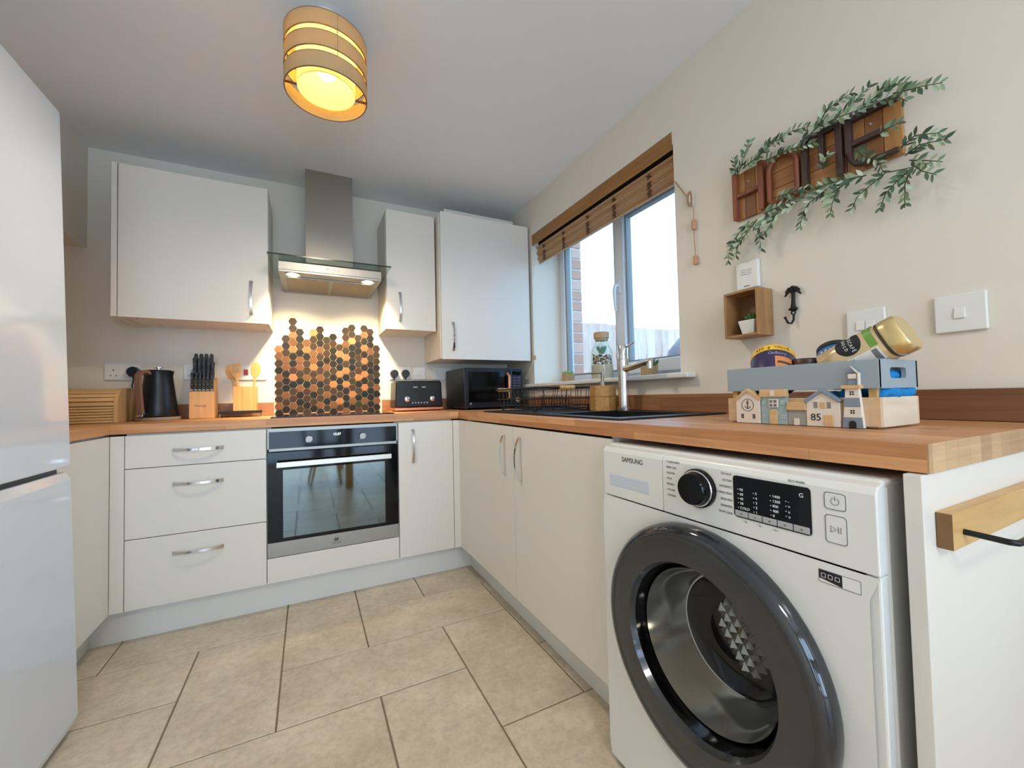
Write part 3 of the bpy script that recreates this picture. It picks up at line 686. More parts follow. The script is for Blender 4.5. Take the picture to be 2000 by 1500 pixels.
def ring2d(y0, y1, z0, z1, r, w):
    b = B(); o_ = rrect(y0, y1, z0, z1, r); i_ = rrect(y0+w, y1-w, z0+w, z1-w, r-w*.6); m_ = len(o_)
    b._add([(WX-.0008, *p) for p in o_]+[(WX-.0008, *p) for p in i_], [(k, (k+1) % m_, m_+(k+1) % m_, m_+k) for k in range(m_)]); return b
for z0, z1, s_ in ((.802, .829, 'power'), (.750, .794, 'play')):
    o = part('button', B().prism(rrect(-1.878, -1.848, z0, z1, .005), 'x', WX-.0006, WX+.003), WMW, cpn)
    part('button_rim', ring2d(-1.878, -1.848, z0, z1, .005, .0013), M['greyink'], o)
    zc = (z0+z1)/2
    if s_ == 'power':
        part('symbol', B().tube([(WX-.0008, -1.863+.0055*cos(t_), zc+.0055*sin(t_)) for t_ in [radians(120+300*k/14) for k in range(15)]], .0005, 5).box(WX-.0012, WX-.0006, -1.8634, -1.8626, zc+.001, zc+.008), M['greyink'], o)
    else:
        part('symbol', B().tube([(WX-.0008, -1.856, zc-.005), (WX-.0008, -1.856, zc+.005), (WX-.0008, -1.8635, zc), (WX-.0008, -1.856, zc-.005)], .0005, 5).box(WX-.0012, WX-.0006, -1.8665, -1.8657, zc-.005, zc+.005).box(WX-.0012, WX-.0006, -1.870, -1.8692, zc-.005, zc+.005), M['greyink'], o)
# energy sticker (code left blank)
st = part('sticker', B().box(WX-.0006, WX-.0001, -1.892, -1.836, .684, .704), M['white'], wm)
part('sticker_border', ring2d(-1.892, -1.836, .684, .704, .0012, .0007), M['ink'], st)
part('sticker_print', B().prism([(-1.8365, .703), (-1.8365, .690), (-1.868, .685), (-1.868, .703)], 'x', WX-.0009, WX-.0006), M['ink'], st)
for k in range(3): part('sticker_icon', ring2d(-1.846-k*.0095, -1.8395-k*.0095, .692, .699, .001, .0008), M['whiteink'], st).location.x -= .0006
# porthole door
DR = mat('door_ring_grey', (52, 53, 54), .22, coat=.5)
DG = mat('door_ring_gloss', (40, 42, 46), .08, coat=.6)
door = part('door', B().lathe([(.170, -.020), (.176, -.034), (.200, -.036), (.226, -.035)], (WX, dc.y, dc.z), 'x', 72, False, False), DR, wm, smooth=50)
door.data.materials.clear(); door.data.materials.append(DR)
part('outer_ring', B().lathe([(.226, -.035), (.232, -.037), (.244, -.034), (.253, -.022), (.2555, -.006), (.254, .000), (.23, .004), (.226, -.02)], (WX, dc.y, dc.z), 'x', 72, True), DG, door, smooth=60)
part('inner_lip', B().lathe([(.170, -.020), (.166, -.006), (.158, .012), (.154, .040), (.158, .040), (.170, .010)], (WX, dc.y, dc.z), 'x', 64, True), M['blackgloss'], door, smooth=50)
gb_ = B().lathe([(.157, .004), (.150, .030), (.136, .075), (.126, .100), (.120, .108), (.0001, .112)], (WX, dc.y, dc.z), 'x', 64)
# glass bowl: clear shell, ribbed shoulder of polished glass in front of the dark drum
bowl = part('glass_bowl', B().lathe([(.124, .104), (.118, .110), (.06, .113), (.0001, .114)], (WX, dc.y, dc.z), 'x', 64, False, False), thin_glass('bowl_glass', (.55, .57, .57), 1.6, .02), door, smooth=60)
part('bowl_shoulder', B().lathe([(.157, .004), (.153, .022), (.146, .045), (.138, .070), (.130, .093), (.124, .104)], (WX, dc.y, dc.z), 'x', 64, False, False), mat('bowl_shoulder_glass', (172, 172, 168), .12, .85), door, smooth=60)
for o_ in (door, bowl):
    pass
part('print_line', B().tube([(WX+.1025, dc.y+.1235*cos(t_), dc.z+.1235*sin(t_)) for t_ in [radians(-70-200*k/40+170) for k in range(41)]], .0011, 6), M['whiteink'], door)
drum = part('drum', B().lathe([(.235, .10), (.235, .42), (.0001, .42)], (WX, dc.y, dc.z), 'x', 48, False, False), mat('drum_steel', (120, 120, 118), .3, 1), wm, smooth=40)
# raised diamond pattern on the inside of the door glass
b = B(); s_ = .021
for i in range(-6, 7):
    for j in range(-6, 7):
        cy_ = dc.y-.016+(i+(j % 2)*.5)*s_*1.25; cz_ = dc.z+.008+j*s_*.85
        if ((cy_-dc.y+.016)/.078)**2+((cz_-dc.z-.008)/.092)**2 > 1: continue
        x_ = WX+.132; h = .010
        b._add([(x_, cy_-s_*.6, cz_), (x_, cy_, cz_-s_*.82), (x_, cy_+s_*.6, cz_), (x_, cy_, cz_+s_*.82), (x_-h, cy_, cz_)], [(0, 1, 4), (1, 2, 4), (2, 3, 4), (3, 0, 4)])
o = part('diamond_relief', b, mat('relief_glass', (200, 200, 194), .12, .9), door); o['kind'] = 'stuff'
b = B()
for j in range(9):
    for k in range(12):
        if random.random() < .9: b.box(WX+.1235, WX+.125, dc.y-.1+k*.0145+(j*.004), dc.y-.1+k*.0145+.006+(j*.004), dc.z-.085+j*.02, dc.z-.085+j*.02+.0035)
part('seal', B().lathe([(.236, .02), (.236, .10), (.175, .125), (.150, .125), (.150, .115), (.172, .112), (.228, .09), (.228, .02)], (WX, dc.y, dc.z), 'x', 48, True), mat('rubber_grey', (70, 70, 72), .6), wm, smooth=40)

# ================================================================== SINK, TAP, SOAP, RACK
t = thing('sink', 'black composite inset sink with drainer below the window', 'sink', ((sx0+sx1)/2, (sy0+sy1)/2, .911))
by0, by1, bx0, bx1 = -1.205, -.800, 1.055, 1.405     # bowl opening
b = B(); zt = .9165; zl = .9106
b.box(sx0, sx1, by1, sy1, zl, zt-.003)                # drainer plate
b.box(sx0, bx0, by0, by1, zl, zt); b.box(bx1, sx1, by0, by1, zl, zt); b.box(sx0, sx1, sy0, by0, zl, zt)
b.box(sx0, sx0+.016, by1, sy1, zt-.003, zt); b.box(sx1-.016, sx1, by1, sy1, zt-.003, zt); b.box(sx0+.016, sx1-.016, sy1-.016, sy1, zt-.003, zt); b.box(sx0+.016, sx1-.016, by1, by1+.016, zt-.003, zt)
part('rim', b, M['sinkblack'], t, bevel=.0015)
b = B(); zb_ = .735
b.box(bx0-.006, bx0, by0, by1, zb_, zl-.0002); b.box(bx1, bx1+.006, by0, by1, zb_, zl-.0002); b.box(bx0-.006, bx1+.006, by0-.006, by0, zb_, zl-.0002); b.box(bx0-.006, bx1+.006, by1, by1+.006, zb_, zl-.0002); b.box(bx0-.006, bx1+.006, by0-.006, by1+.006, zb_-.006, zb_)
part('bowl', b, M['sinkblack'], t)
part('waste', B().lathe([(.04, .0005), (.04, .003), (.03, .004), (.0001, .002)], ((bx0+bx1)/2, (by0+by1)/2, zb_), 'z', 24), M['chrome'], t, smooth=40)
for k in range(8):
    x_ = sx0+.06+k*.05; part('drainer_rib', B().box(x_, x_+.012, by1+.03, sy1-.04, zt-.003, zt-.0012), M['sinkblack'], t, bevel=.0008)
TX, TY = 1.447, -.795
t = thing('mixer_tap', 'tall chrome single-lever mixer tap behind the sink', 'tap', (TX, TY, .9167))
part('base', B().lathe([(.028, .9167), (.028, .930), (.0245, .934), (.0001, .934)], (TX, TY, 0), 'z', 28), M['chrome'], t, smooth=40)
part('column', B().cyl((TX, TY, .934), (TX, TY, 1.145), .0235, n=28), M['chrome'], t, smooth=40)
part('cap', B().lathe([(.0245, 1.148), (.0245, 1.205), (.022, 1.209), (.0001, 1.209)], (TX, TY, 0), 'z', 28), M['chrome'], t, smooth=40)
part('spout', B().tube([(TX, TY, 1.100), (TX-.006, TY-.07, 1.108), (TX-.016, TY-.16, 1.120), (TX-.019, TY-.185, 1.122)], [.0165, .0155, .0145, .014], 16).cyl((TX-.0185, TY-.178, 1.122), (TX-.0185, TY-.178, 1.093), .013, n=16), M['chrome'], t, smooth=40)
part('lever', B().tube([(TX, TY-.015, 1.196), (TX-.004, TY-.045, 1.202), (TX-.010, TY-.085, 1.212)], [.0052, .0045, .004], 10), M['chrome'], t, smooth=40)
# soap dispenser
SX, SY = 1.405, -.700
t = thing('soap_dispenser', 'six-sided bamboo soap dispenser with a steel pump', 'soap dispenser', (SX, SY, .9137))
hp = lambda r: [(SX+r*cos(pi/3*i+.3), SY+r*sin(pi/3*i+.3)) for i in range(6)]
part('lower_block', B().prism(hp(.060), 'z', .9140, .978), M['bamboo_h'], t, bevel=.002)
part('upper_block', B().prism(hp(.060), 'z', .979, 1.030), M['bamboo_h'], t, bevel=.002)
pm = part('pump', B().cyl((SX, SY, 1.030), (SX, SY, 1.050), .015, n=20).cyl((SX, SY, 1.050), (SX, SY, 1.086), .007, n=16), M['steel2'], t, smooth=40)
part('spout', B().tube([(SX, SY, 1.083), (SX, SY, 1.091), (SX-.012, SY+.02, 1.092), (SX-.028, SY+.05, 1.089)], [.008, .008, .005, .004], 10), M['steel2'], pm, smooth=40)
# dish rack
t = thing('dish_rack', 'black wire dish rack with wooden end grips on the drainer', 'dish rack', (1.26, -.40, .914))
ra, rb, rc, rd = 1.095, 1.415, -.215, -.615
w = .0022
for z_, e in ((.942, 0), (.975, .006)):
    part('rail', B().tube([(ra-e, rc+e, z_), (rb+e, rc+e, z_), (rb+e, rd-e, z_), (ra-e, rd-e, z_), (ra-e, rc+e, z_)], w, 8), M['blacksatin'], t, smooth=50)
part('top_rail', B().tube([(ra-.012, rc+.012, 1.026), (rb+.012, rc+.012, 1.026), (rb+.012, rd-.012, 1.026), (ra-.012, rd-.012, 1.026), (ra-.012, rc+.012, 1.026)], .004, 8), M['blacksatin'], t, smooth=50)
def wire(pts): part('wire', B().tube(pts, .0016, 6), M['blacksatin'], t, smooth=60)
for k in range(9):
    y_ = rc+(rd-rc)*(k+.5)/9
    wire([(ra-.012, y_, 1.026), (ra-.006, y_, .975), (ra, y_, .935), (ra+.01, y_, .927), (rb-.01, y_, .927), (rb, y_, .935), (rb+.006, y_, .975), (rb+.012, y_, 1.026)])
for k in range(5):
    x_ = ra+(rb-ra)*(k+.5)/5
    wire([(x_, rc+.012, 1.026), (x_, rc+.004, .97), (x_, rc, .930), (x_, rd, .930), (x_, rd-.004, .97), (x_, rd-.012, 1.026)])
for k in range(12):
    y_ = rc-.06-k*.026
    part('plate_loop', B().tube([(rb-.11, y_, .928), (rb-.112, y_-.004, .985), (rb-.104, y_-.009, .993), (rb-.096, y_-.013, .985), (rb-.098, y_-.016, .928)], .0016, 6), M['blacksatin'], t, smooth=60)
for fx, fy in ((ra+.01, rc-.03), (ra+.01, rd+.03), (rb-.01, rc-.03), (rb-.01, rd+.03)):
    part('foot', B().cyl((fx, fy, .9165 if fx in (ra+.01, rb-.01) else .914), (fx, fy, .944), .0045, n=10).cyl((fx, fy, .9140), (fx, fy, .9225), .007, n=12), M['black'], t, smooth=40)
part('wooden_grip', B().cyl((ra+.0, rc+.012, 1.026), (ra+.075, rc+.012, 1.026), .0095, n=16), M['bamboo'], t, smooth=40)
part('wooden_grip', B().cyl((ra+.12, rd-.012, 1.026), (ra+.20, rd-.012, 1.026), .0095, n=16), M['bamboo'], t, smooth=40)

# ================================================================== SILL THINGS
def succulent_pot(label, x, y, leafm, spiky):
    t = thing('succulent_pot', label, 'plant pot', (x, y, wz0+.0025)); z = wz0+.0025
    tw = [wood('twig_pot', (146, 112, 74), (208, 180, 136), 'Z', fine=60)][0]
    part('pot', B().lathe([(.034, z), (.036, z+.004), (.036, z+.055), (.032, z+.055), (.032, z+.04), (.0001, z+.04)], (x, y, 0), 'z', 20), tw, t, smooth=40)
    tb = None
    for k in range(22):
        a_ = 2*pi*k/22
        if tb is None: tb = part('twig', B().cyl((0, 0, 0), (0, 0, .056), .0052, n=6), tw, t, local=True); tb.location = (.036*cos(a_), .036*sin(a_), 0)
        else: copy_obj(tb, t, (.036*cos(a_), .036*sin(a_), random.uniform(0, .002)))
    for k in range(16 if spiky else 12):
        a_ = k*2.4; r_ = .004+.0013*k; L_ = .05 if spiky else .034; tilt = .12+.05*k
        base = Vector((x+r_*cos(a_), y+r_*sin(a_), z+.042)); d = Vector((cos(a_)*sin(tilt), sin(a_)*sin(tilt), cos(tilt)))
        wd = [.004, .0062, .005, .0008] if spiky else [.005, .010, .010, .002]
        part('leaf', B().tube([base, base+d*L_*.35, base+d*L_*.7, base+d*L_], wd, 6), leafm, t, smooth=70)
succulent_pot('pale green succulent in a twig pot at the left end of the sill', 1.665, -.045, M['succ2'], False)
succulent_pot('spiky succulent in a twig pot behind the tap spout', 1.650, -.752, M['succ'], True)
t = thing('terrarium_bottle', 'corked glass bottle layered with sand and pebbles on the sill', 'bottle', (1.665, -.382, wz0+.0025)); z = wz0+.0025; x, y = 1.665, -.382
part('glass', B().lathe([(.060, z), (.062, z+.006), (.062, z+.15), (.055, z+.175), (.042, z+.20), (.037, z+.215), (.037, z+.235)], (x, y, 0), 'z', 32, False, False), M['bottleglass'], t, smooth=50)
part('sand', B().lathe([(.058, z+.004), (.0595, z+.085), (.0001, z+.088)], (x, y, 0), 'z', 28), mat('sand', (208, 184, 158), .9, var=.12, vscale=120), t, smooth=40)
pbm = [mat('pebble_brown', (122, 82, 56), .6), mat('pebble_tan', (206, 170, 120), .6), mat('pebble_dark', (72, 52, 44), .6)]
pb = [part('pebble', B().sphere((0, 0, 0), .0062, 8, (1, 1, .75)), q, t, local=True, smooth=70) for q in pbm]
for k in range(150):
    a_ = random.uniform(0, 2*pi); r_ = .053*sqrt(random.uniform(.55, 1)); h = random.uniform(.093, .145)
    loc = (r_*cos(a_), r_*sin(a_), h)
    if k < 3: pb[k].location = loc
    else: copy_obj(pb[random.choice((0, 1, 1, 2))], t, loc, (random.random(), random.random(), 0))
for k in range(9):
    a_ = k*2.4; d = Vector((cos(a_)*.5, sin(a_)*.5, .9)); base = Vector((x, y, z+.14))
    part('leaf', B().tube([base, base+d*.02, base+d*.045, base+d*.06], [.003, .007, .006, .001], 6), mat('terrarium_leaf', (96, 158, 138), .5), t, smooth=70)
part('cork', B().lathe([(.035, z+.222), (.036, z+.236), (.042, z+.236), (.043, z+.266), (.041, z+.27), (.0001, z+.27)], (x, y, 0), 'z', 28), mat('cork', (190, 158, 120), .85, var=.15, vscale=150), t, smooth=40)

# ================================================================== BLIND
t = thing('bamboo_blind', 'pulled-up woven bamboo roman blind in the window recess', 'blind', (XR+.03, -.424, 2.085))
by0_, by1_ = wy0+.004, wy1-.004
BW = wood('blind_bamboo', (166, 122, 72), (196, 152, 98), 'Y', fine=120)
vz0, vz1 = 2.014, 2.083
b = B()
K = 14
for k in range(K):
    z0 = vz0+(vz1-vz0)*k/K; z1 = vz0+(vz1-vz0)*(k+1)/K
    b.prism([(XR+.004, z0+.0004), (XR+.001, (z0+z1)/2), (XR+.004, z1-.0004), (XR+.009, z1-.0004), (XR+.009, z0+.0004)], 'y', by0_, by1_)
v = part('valance', b, BW, t); v['kind'] = 'stuff'
part('headrail', B().box(XR+.010, XR+.055, by0_+.002, by1_-.002, 2.04, 2.084), M['oak'], t)
part('end_bracket', B().box(XR+.001, XR+.05, by0_-.002, by0_+.0015, 2.03, 2.084), M['white'], t)
# stacked folds hang behind the valance
b = B(); K = 20
for k in range(K):
    z0 = 1.886+(2.004-1.886)*k/K; z1 = 1.886+(2.004-1.886)*(k+1)/K
    xo = XR+.040+.006*sin(k*.9)+(.006 if k < 6 else .0)-.0004*k
    b.prism([(xo, z0+.0007), (xo-.003, (z0+z1)/2), (xo, z1-.0007), (xo+.006+.002*(k % 3), z1-.0007), (xo+.006+.002*(k % 3), z0+.0007)], 'y', by0_+.012, by1_-.012)
s_ = part('woven_slats', b, wood('blind_slats', (192, 150, 106), (222, 186, 142), 'Y', fine=160), t); s_['kind'] = 'stuff'
part('dark_backing', B().box(XR+.046, XR+.060, by0_+.014, by1_-.014, 2.0045, 2.04), mat('blind_dark_strip', (20, 18, 18), .8), t)  # near-black strip filling the band between valance and slats
for y_ in (-.86, -.62, -.40, -.16, .07):
    bb = B(); 
    for k in range(16):
        z_ = 1.888+k*.0070; bb.box(XR+.029, XR+.034+.003*(k % 2), y_-.013+.003*(k % 3), y_+.013-.003*((k+1) % 3), z_, z_+.0036)
    q = part('woven_binding', bb, mat('binding_brown', (112, 72, 54), .8) if y_ == -.86 else bpy.data.materials['binding_brown'], t); q['kind'] = 'stuff'
# cord to the wall cleat, with toggles
CX = XR-.012
cz = B().tube([(XR+.012, wy0+.006, 1.873), (XR-.006, wy0-.01, 1.862), (CX, -1.095, 1.775)], .0022, 6)
cz.tube([(CX, -1.118, 1.755), (CX, -1.126, 1.700), (CX, -1.124, 1.660), (CX, -1.127, 1.505)], .0016, 6)
part('pull_cord', cz, M['rope'], t, smooth=60)
part('toggle', B().lathe([(.0075, 1.628), (.0082, 1.632), (.0082, 1.662), (.006, 1.668), (.0001, 1.668)], (CX, -1.1255, 0), 'z', 16), mat('toggle_wood', (206, 146, 108), .5), t, smooth=40)
part('toggle', B().lathe([(.0078, 1.490), (.0082, 1.494), (.0074, 1.520), (.006, 1.524), (.0001, 1.524)], (CX, -1.127, 0), 'z', 16), bpy.data.materials['toggle_wood'], t, smooth=40)
part('wound_cord', B().lathe([(.0085, 0), (.006, .003), (.0085, .006)], (CX, -1.112, 1.755), 'x', 14, True).tube([(CX-.002, -1.112+.010*cos(q*.9), 1.755+.030*sin(q*.9)) for q in range(24)], .0032, 6), M['rope'], t, smooth=60)
solo('cord_cleat', B().box(XR-.006, XR-.0005, -1.120, -1.104, 1.728, 1.782).box(XR-.016, XR-.006, -1.116, -1.108, 1.742, 1.768), M['white'], 'small cleat on the wall right of the window holding the blind cord', 'cleat', base=(XR, -1.112, 1.728), bevel=.002)
part('side_cord', B().tube([(XR+.012, wy1-.018, 1.885), (XR+.004, wy1-.006, 1.75), (XR+.004, wy1-.004, 1.30), (XR+.004, wy1-.004, 1.262)], .0013, 6), M['white'], t)
part('side_toggle', B().box(XR-.004, XR+.010, wy1-.012, wy1+.0-.001, 1.234, 1.262), bpy.data.materials['toggle_wood'], t, bevel=.002)

# ================================================================== WORD SIGN AND GREENERY
sg = thing('home_sign', 'wooden word sign of four lettered blocks on the wall', 'sign', (XR-.01, -1.53, 1.58))
def plankset(y0, y1, z0, z1, dirn, ms):
    n_ = 3
    for k in range(n_):
        if dirn == 'v': bx_ = B().box(XR-.013, XR-.001, y1-(y1-y0)*(k+1)/n_+.0006, y1-(y1-y0)*k/n_-.0006, z0, z1)
        else: bx_ = B().box(XR-.013, XR-.001, y0, y1, z0+(z1-z0)*k/n_+.0006, z0+(z1-z0)*(k+1)/n_-.0006)
        part('plank', bx_, ms[k % len(ms)], sg, bevel=.0012)
sw = [wood('sign_plank_a', (146, 96, 52), (182, 128, 74), 'Z'), wood('sign_plank_b', (126, 78, 44), (160, 106, 62), 'Z'), wood('sign_plank_c', (162, 110, 62), (192, 140, 84), 'Z')]
swh = [wood('sign_plank_d', (158, 104, 56), (192, 138, 82), 'Y'), wood('sign_plank_e', (140, 88, 48), (172, 116, 66), 'Y')]
ch = wood('charred_wood', (48, 36, 34), (84, 60, 52), 'Z'); red = wood('reddish_wood', (104, 54, 38), (150, 84, 52), 'Z')
def bar(y0, y1, z0, z1, m=ch): part('letter_stroke', B().box(XR-.032, XR-.013, y0, y1, z0, z1), m, sg, bevel=.002)
plankset(-1.409, -1.302, 1.588, 1.752, 'v', sw)
bar(-1.317, -1.302, 1.588, 1.752, red); bar(-1.409, -1.392, 1.588, 1.752, red); bar(-1.392, -1.317, 1.661, 1.674, red)
plankset(-1.518, -1.417, 1.588, 1.748, 'h', swh)
def arch(pts, r, m): part('letter_stroke', B().tube([(XR-.024, y_, z_) for y_, z_ in pts], r, 8), m, sg, smooth=60)
oc = -1.4675; orr = .042
arch([(oc+orr, 1.600), (oc+orr, 1.69)]+[(oc+orr*cos(radians(q)), 1.695+orr*sin(radians(q))) for q in range(10, 171, 16)]+[(oc-orr, 1.69), (oc-orr, 1.600), (oc-orr+.012, 1.594), (oc+orr-.012, 1.594), (oc+orr, 1.602)], .0085, red)
plankset(-1.630, -1.525, 1.590, 1.746, 'h', swh)
bar(-1.541, -1.525, 1.590, 1.746); bar(-1.630, -1.614, 1.590, 1.746); bar(-1.585, -1.571, 1.640, 1.735); bar(-1.614, -1.541, 1.732, 1.746)
plankset(-1.754, -1.637, 1.586, 1.738, 'v', sw)
bar(-1.652, -1.637, 1.640, 1.738); bar(-1.748, -1.652, 1.724, 1.738); bar(-1.720, -1.652, 1.655, 1.669)
arch([(-1.6445, 1.645), (-1.648, 1.622), (-1.658, 1.606), (-1.676, 1.598), (-1.70, 1.596), (-1.748, 1.596)], .0078, ch)
for y_, z_ in ((-1.352, 1.71), (-1.690, 1.70)): part('screw', B().lathe([(.004, 0), (.003, -.002), (.0001, -.002)], (XR-.013, y_, z_), 'x', 12), M['chrome'], sg)

UP = [[(-1.329, 1.734), (-1.355, 1.759), (-1.377, 1.835)], [(-1.324, 1.736), (-1.326, 1.798)], [(-1.354, 1.745), (-1.424, 1.754), (-1.468, 1.769), (-1.52, 1.773), (-1.565, 1.762)], [(-1.423, 1.736), (-1.51, 1.723), (-1.563, 1.714)], [(-1.534, 1.731), (-1.582, 1.744), (-1.626, 1.74), (-1.665, 1.757), (-1.708, 1.787)], [(-1.571, 1.746), (-1.632, 1.74), (-1.694, 1.727), (-1.737, 1.728)], [(-1.68, 1.74), (-1.724, 1.747), (-1.751, 1.75), (-1.777, 1.745)], [(-1.75, 1.733), (-1.776, 1.718), (-1.806, 1.708), (-1.838, 1.698)], [(-1.585, 1.749), (-1.611, 1.777), (-1.666, 1.791)], [(-1.709, 1.743), (-1.732, 1.759), (-1.746, 1.767)], [(-1.717, 1.647), (-1.736, 1.646), (-1.766, 1.652)], [(-1.591, 1.618), (-1.598, 1.642), (-1.606, 1.654)], [(-1.392, 1.753), (-1.447, 1.781), (-1.48, 1.775)], [(-1.737, 1.724), (-1.763, 1.71), (-1.775, 1.695)]]
LO = [[(-1.366, 1.561), (-1.33, 1.528), (-1.299, 1.491), (-1.281, 1.439)], [(-1.393, 1.555), (-1.354, 1.51), (-1.324, 1.483), (-1.317, 1.447)], [(-1.429, 1.558), (-1.405, 1.514), (-1.407, 1.441)], [(-1.459, 1.559), (-1.436, 1.511), (-1.404, 1.492)], [(-1.416, 1.564), (-1.48, 1.563), (-1.538, 1.567)], [(-1.598, 1.559), (-1.555, 1.534), (-1.536, 1.51), (-1.523, 1.473)], [(-1.625, 1.554), (-1.61, 1.51), (-1.599, 1.488)], [(-1.687, 1.554), (-1.625, 1.565), (-1.564, 1.579)], [(-1.729, 1.54), (-1.694, 1.514), (-1.67, 1.499), (-1.654, 1.476)], [(-1.776, 1.529), (-1.749, 1.505), (-1.727, 1.484), (-1.709, 1.453)], [(-1.776, 1.529), (-1.767, 1.49), (-1.76, 1.435)], [(-1.76, 1.586), (-1.791, 1.596), (-1.829, 1.583)], [(-1.765, 1.566), (-1.795, 1.573), (-1.84, 1.564)], [(-1.774, 1.548), (-1.803, 1.529), (-1.831, 1.514)], [(-1.779, 1.535), (-1.8, 1.504), (-1.821, 1.487)], [(-1.663, 1.641), (-1.683, 1.608), (-1.714, 1.58), (-1.721, 1.547)], [(-1.452, 1.601), (-1.505, 1.59), (-1.535, 1.589)], [(-1.657, 1.558), (-1.618, 1.538), (-1.584, 1.542)], [(-1.519, 1.563), (-1.458, 1.542), (-1.407, 1.545)], [(-1.721, 1.547), (-1.745, 1.532), (-1.776, 1.529)]]
# four leaf meshes: folded, pointed leaf, length 1 along +y, normal +z
def leaf_mesh(m):
    prof = [(0, .0), (.18, .12), (.42, .2), (.68, .16), (1, 0)]
    b = B(); vs = []
    for l_, w_ in prof: vs += [(-w_, l_, .05*w_/.2+.10*l_*l_), (0, l_, .10*l_*l_), (w_, l_, .05*w_/.2+.10*l_*l_)]
    fs = []
    for i in range(4): fs += [(i*3, i*3+1, i*3+4, i*3+3), (i*3+1, i*3+2, i*3+5, i*3+4)]
    b._add(vs, fs); me = bpy.data.meshes.new('leaf'); me.from_pydata(b.v, [], b.f); me.materials.append(m); me.shade_smooth(); return me
LEAF = [leaf_mesh(q) for q in M['leaf']]
def garland(name, label, stems, org, spacing, cap):
    t = thing(name, label, 'garland', org); cnt = 0
    for si, S in enumerate(stems):
        P3 = []
        for k, (y_, z_) in enumerate(S): P3.append(Vector((XR-.040-.012*sin(pi*k/max(1, len(S)-1))-.004*(si % 3), y_, z_)))
        # subdivide
        Q = []
        for a_, b_ in zip(P3[:-1], P3[1:]):
            m_ = max(1, int((b_-a_).length/.012))
            Q += [a_.lerp(b_, k/m_) for k in range(m_)]
        Q.append(P3[-1])
        part('stem', B().tube([tuple(q) for q in Q], [.0019-.0011*k/len(Q) for k in range(len(Q))], 5), M['stem'], t, smooth=60)
        L_ = 0; nxt = .006; tot = sum((Q[k+1]-Q[k]).length for k in range(len(Q)-1))
        if si == len(stems)-1 and name == 'lower_greenery': continue
        for k in range(len(Q)-1):
            d = (Q[k+1]-Q[k]); ln = d.length; dn = d.normalized()
            while L_+ln > nxt and cnt < cap:
                p = Q[k]+dn*(nxt-L_)
                side = dn.cross(Vector((1, 0, 0))).normalized()
                for sgn in (-1, 1):
                    if cnt >= cap: break
                    ang = random.uniform(.55, 1.0); out = random.uniform(-.45, .55)
                    if p.x > XR-.035: out = abs(out)
                    dirv = (dn*cos(ang)+side*sgn*sin(ang)-Vector((1, 0, 0))*out).normalized()
                    nr = Vector((-1, 0, 0))+Vector((random.uniform(-.5, .5), random.uniform(-.6, .6), random.uniform(-.6, .6)))
                    nr = (nr-dirv*nr.dot(dirv)).normalized(); xr = dirv.cross(nr)
                    sz = random.uniform(.021, .031)*(1-.25*nxt/max(tot, .01))
                    if p.x+dirv.x*sz > XR-.004: continue
                    o = bpy.data.objects.new('leaf', LEAF[random.choice((0, 0, 1, 1, 2, 2, 3))]); COL.objects.link(o); o.parent = t
                    mx = Matrix((xr, dirv, nr)).transposed().to_4x4(); mx.translation = p-ORG[t]
                    o.matrix_basis = mx @ Matrix.Diagonal((sz, sz, sz, 1)); cnt += 1
                nxt += spacing
            L_ += ln
    return t
garland('upper_greenery', 'green artificial leaf garland along the top of the word sign', UP, (XR-.03, -1.56, 1.70), .0125, 290)
garland('lower_greenery', 'green artificial leaf garland trailing below the word sign', LO, (XR-.03, -1.56, 1.52), .0135, 290)

# ================================================================== SMALL WALL THINGS
t = thing('wall_alarm', 'white wall-mounted alarm unit with three wavy slots above the box shelf', 'alarm', (XR-.008, -1.333, 1.34))
part('body', B().box(XR-.016, XR-.001, -1.372, -1.293, 1.342, 1.437), M['white'], t, bevel=.004)
for k in range(3):
    part('slot', B().tube([(XR-.0165, -1.312-q*.0055, 1.408-k*.0075+.0015*sin(q*1.1)) for q in range(8)], .0007, 5), M['greyink'], t)
part('print', B().box(XR-.0166, XR-.0158, -1.342, -1.322, 1.3505, 1.3535), M['greyink'], t)
t = thing('box_shelf', 'small open wooden box shelf hung on the wall', 'shelf', (XR-.04, -1.349, 1.171))
bsw = wood('box_oak', (150, 108, 66), (184, 140, 90), 'Z')
x0 = XR-.083
part('back', B().box(XR-.006, XR-.001, -1.400, -1.298, 1.179, 1.317), wood('box_back', (110, 78, 50), (140, 102, 68), 'Y'), t)
part('side', B().box(x0, XR-.001, -1.408, -1.4005, 1.171, 1.325), bsw, t, bevel=.001)
part('side', B().box(x0, XR-.001, -1.2975, -1.290, 1.171, 1.325), bsw, t, bevel=.001)
part('side', B().box(x0, XR-.001, -1.400, -1.298, 1.171, 1.1785), bsw, t, bevel=.001)
part('side', B().box(x0, XR-.001, -1.400, -1.298, 1.3175, 1.325), bsw, t, bevel=.001)
t = thing('white_planter', 'tiny square white planter with a green succulent in the box shelf', 'plant pot', (XR-.045, -1.362, 1.1788)); px_, py_, z = XR-.047, -1.362, 1.1788
def frus(r0_, r1_, z0, z1): 
    q = [(-1, -1), (1, -1), (1, 1), (-1, 1)]
    return B()._add([(px_+a_*r0_, py_+b_*r0_, z0) for a_, b_ in q]+[(px_+a_*r1_, py_+b_*r1_, z1) for a_, b_ in q], [(0, 3, 2, 1), (4, 5, 6, 7)]+[(i, (i+1) % 4, 4+(i+1) % 4, 4+i) for i in range(4)])
part('pot', frus(.020, .029, z, z+.046), M['white'], t, bevel=.003)
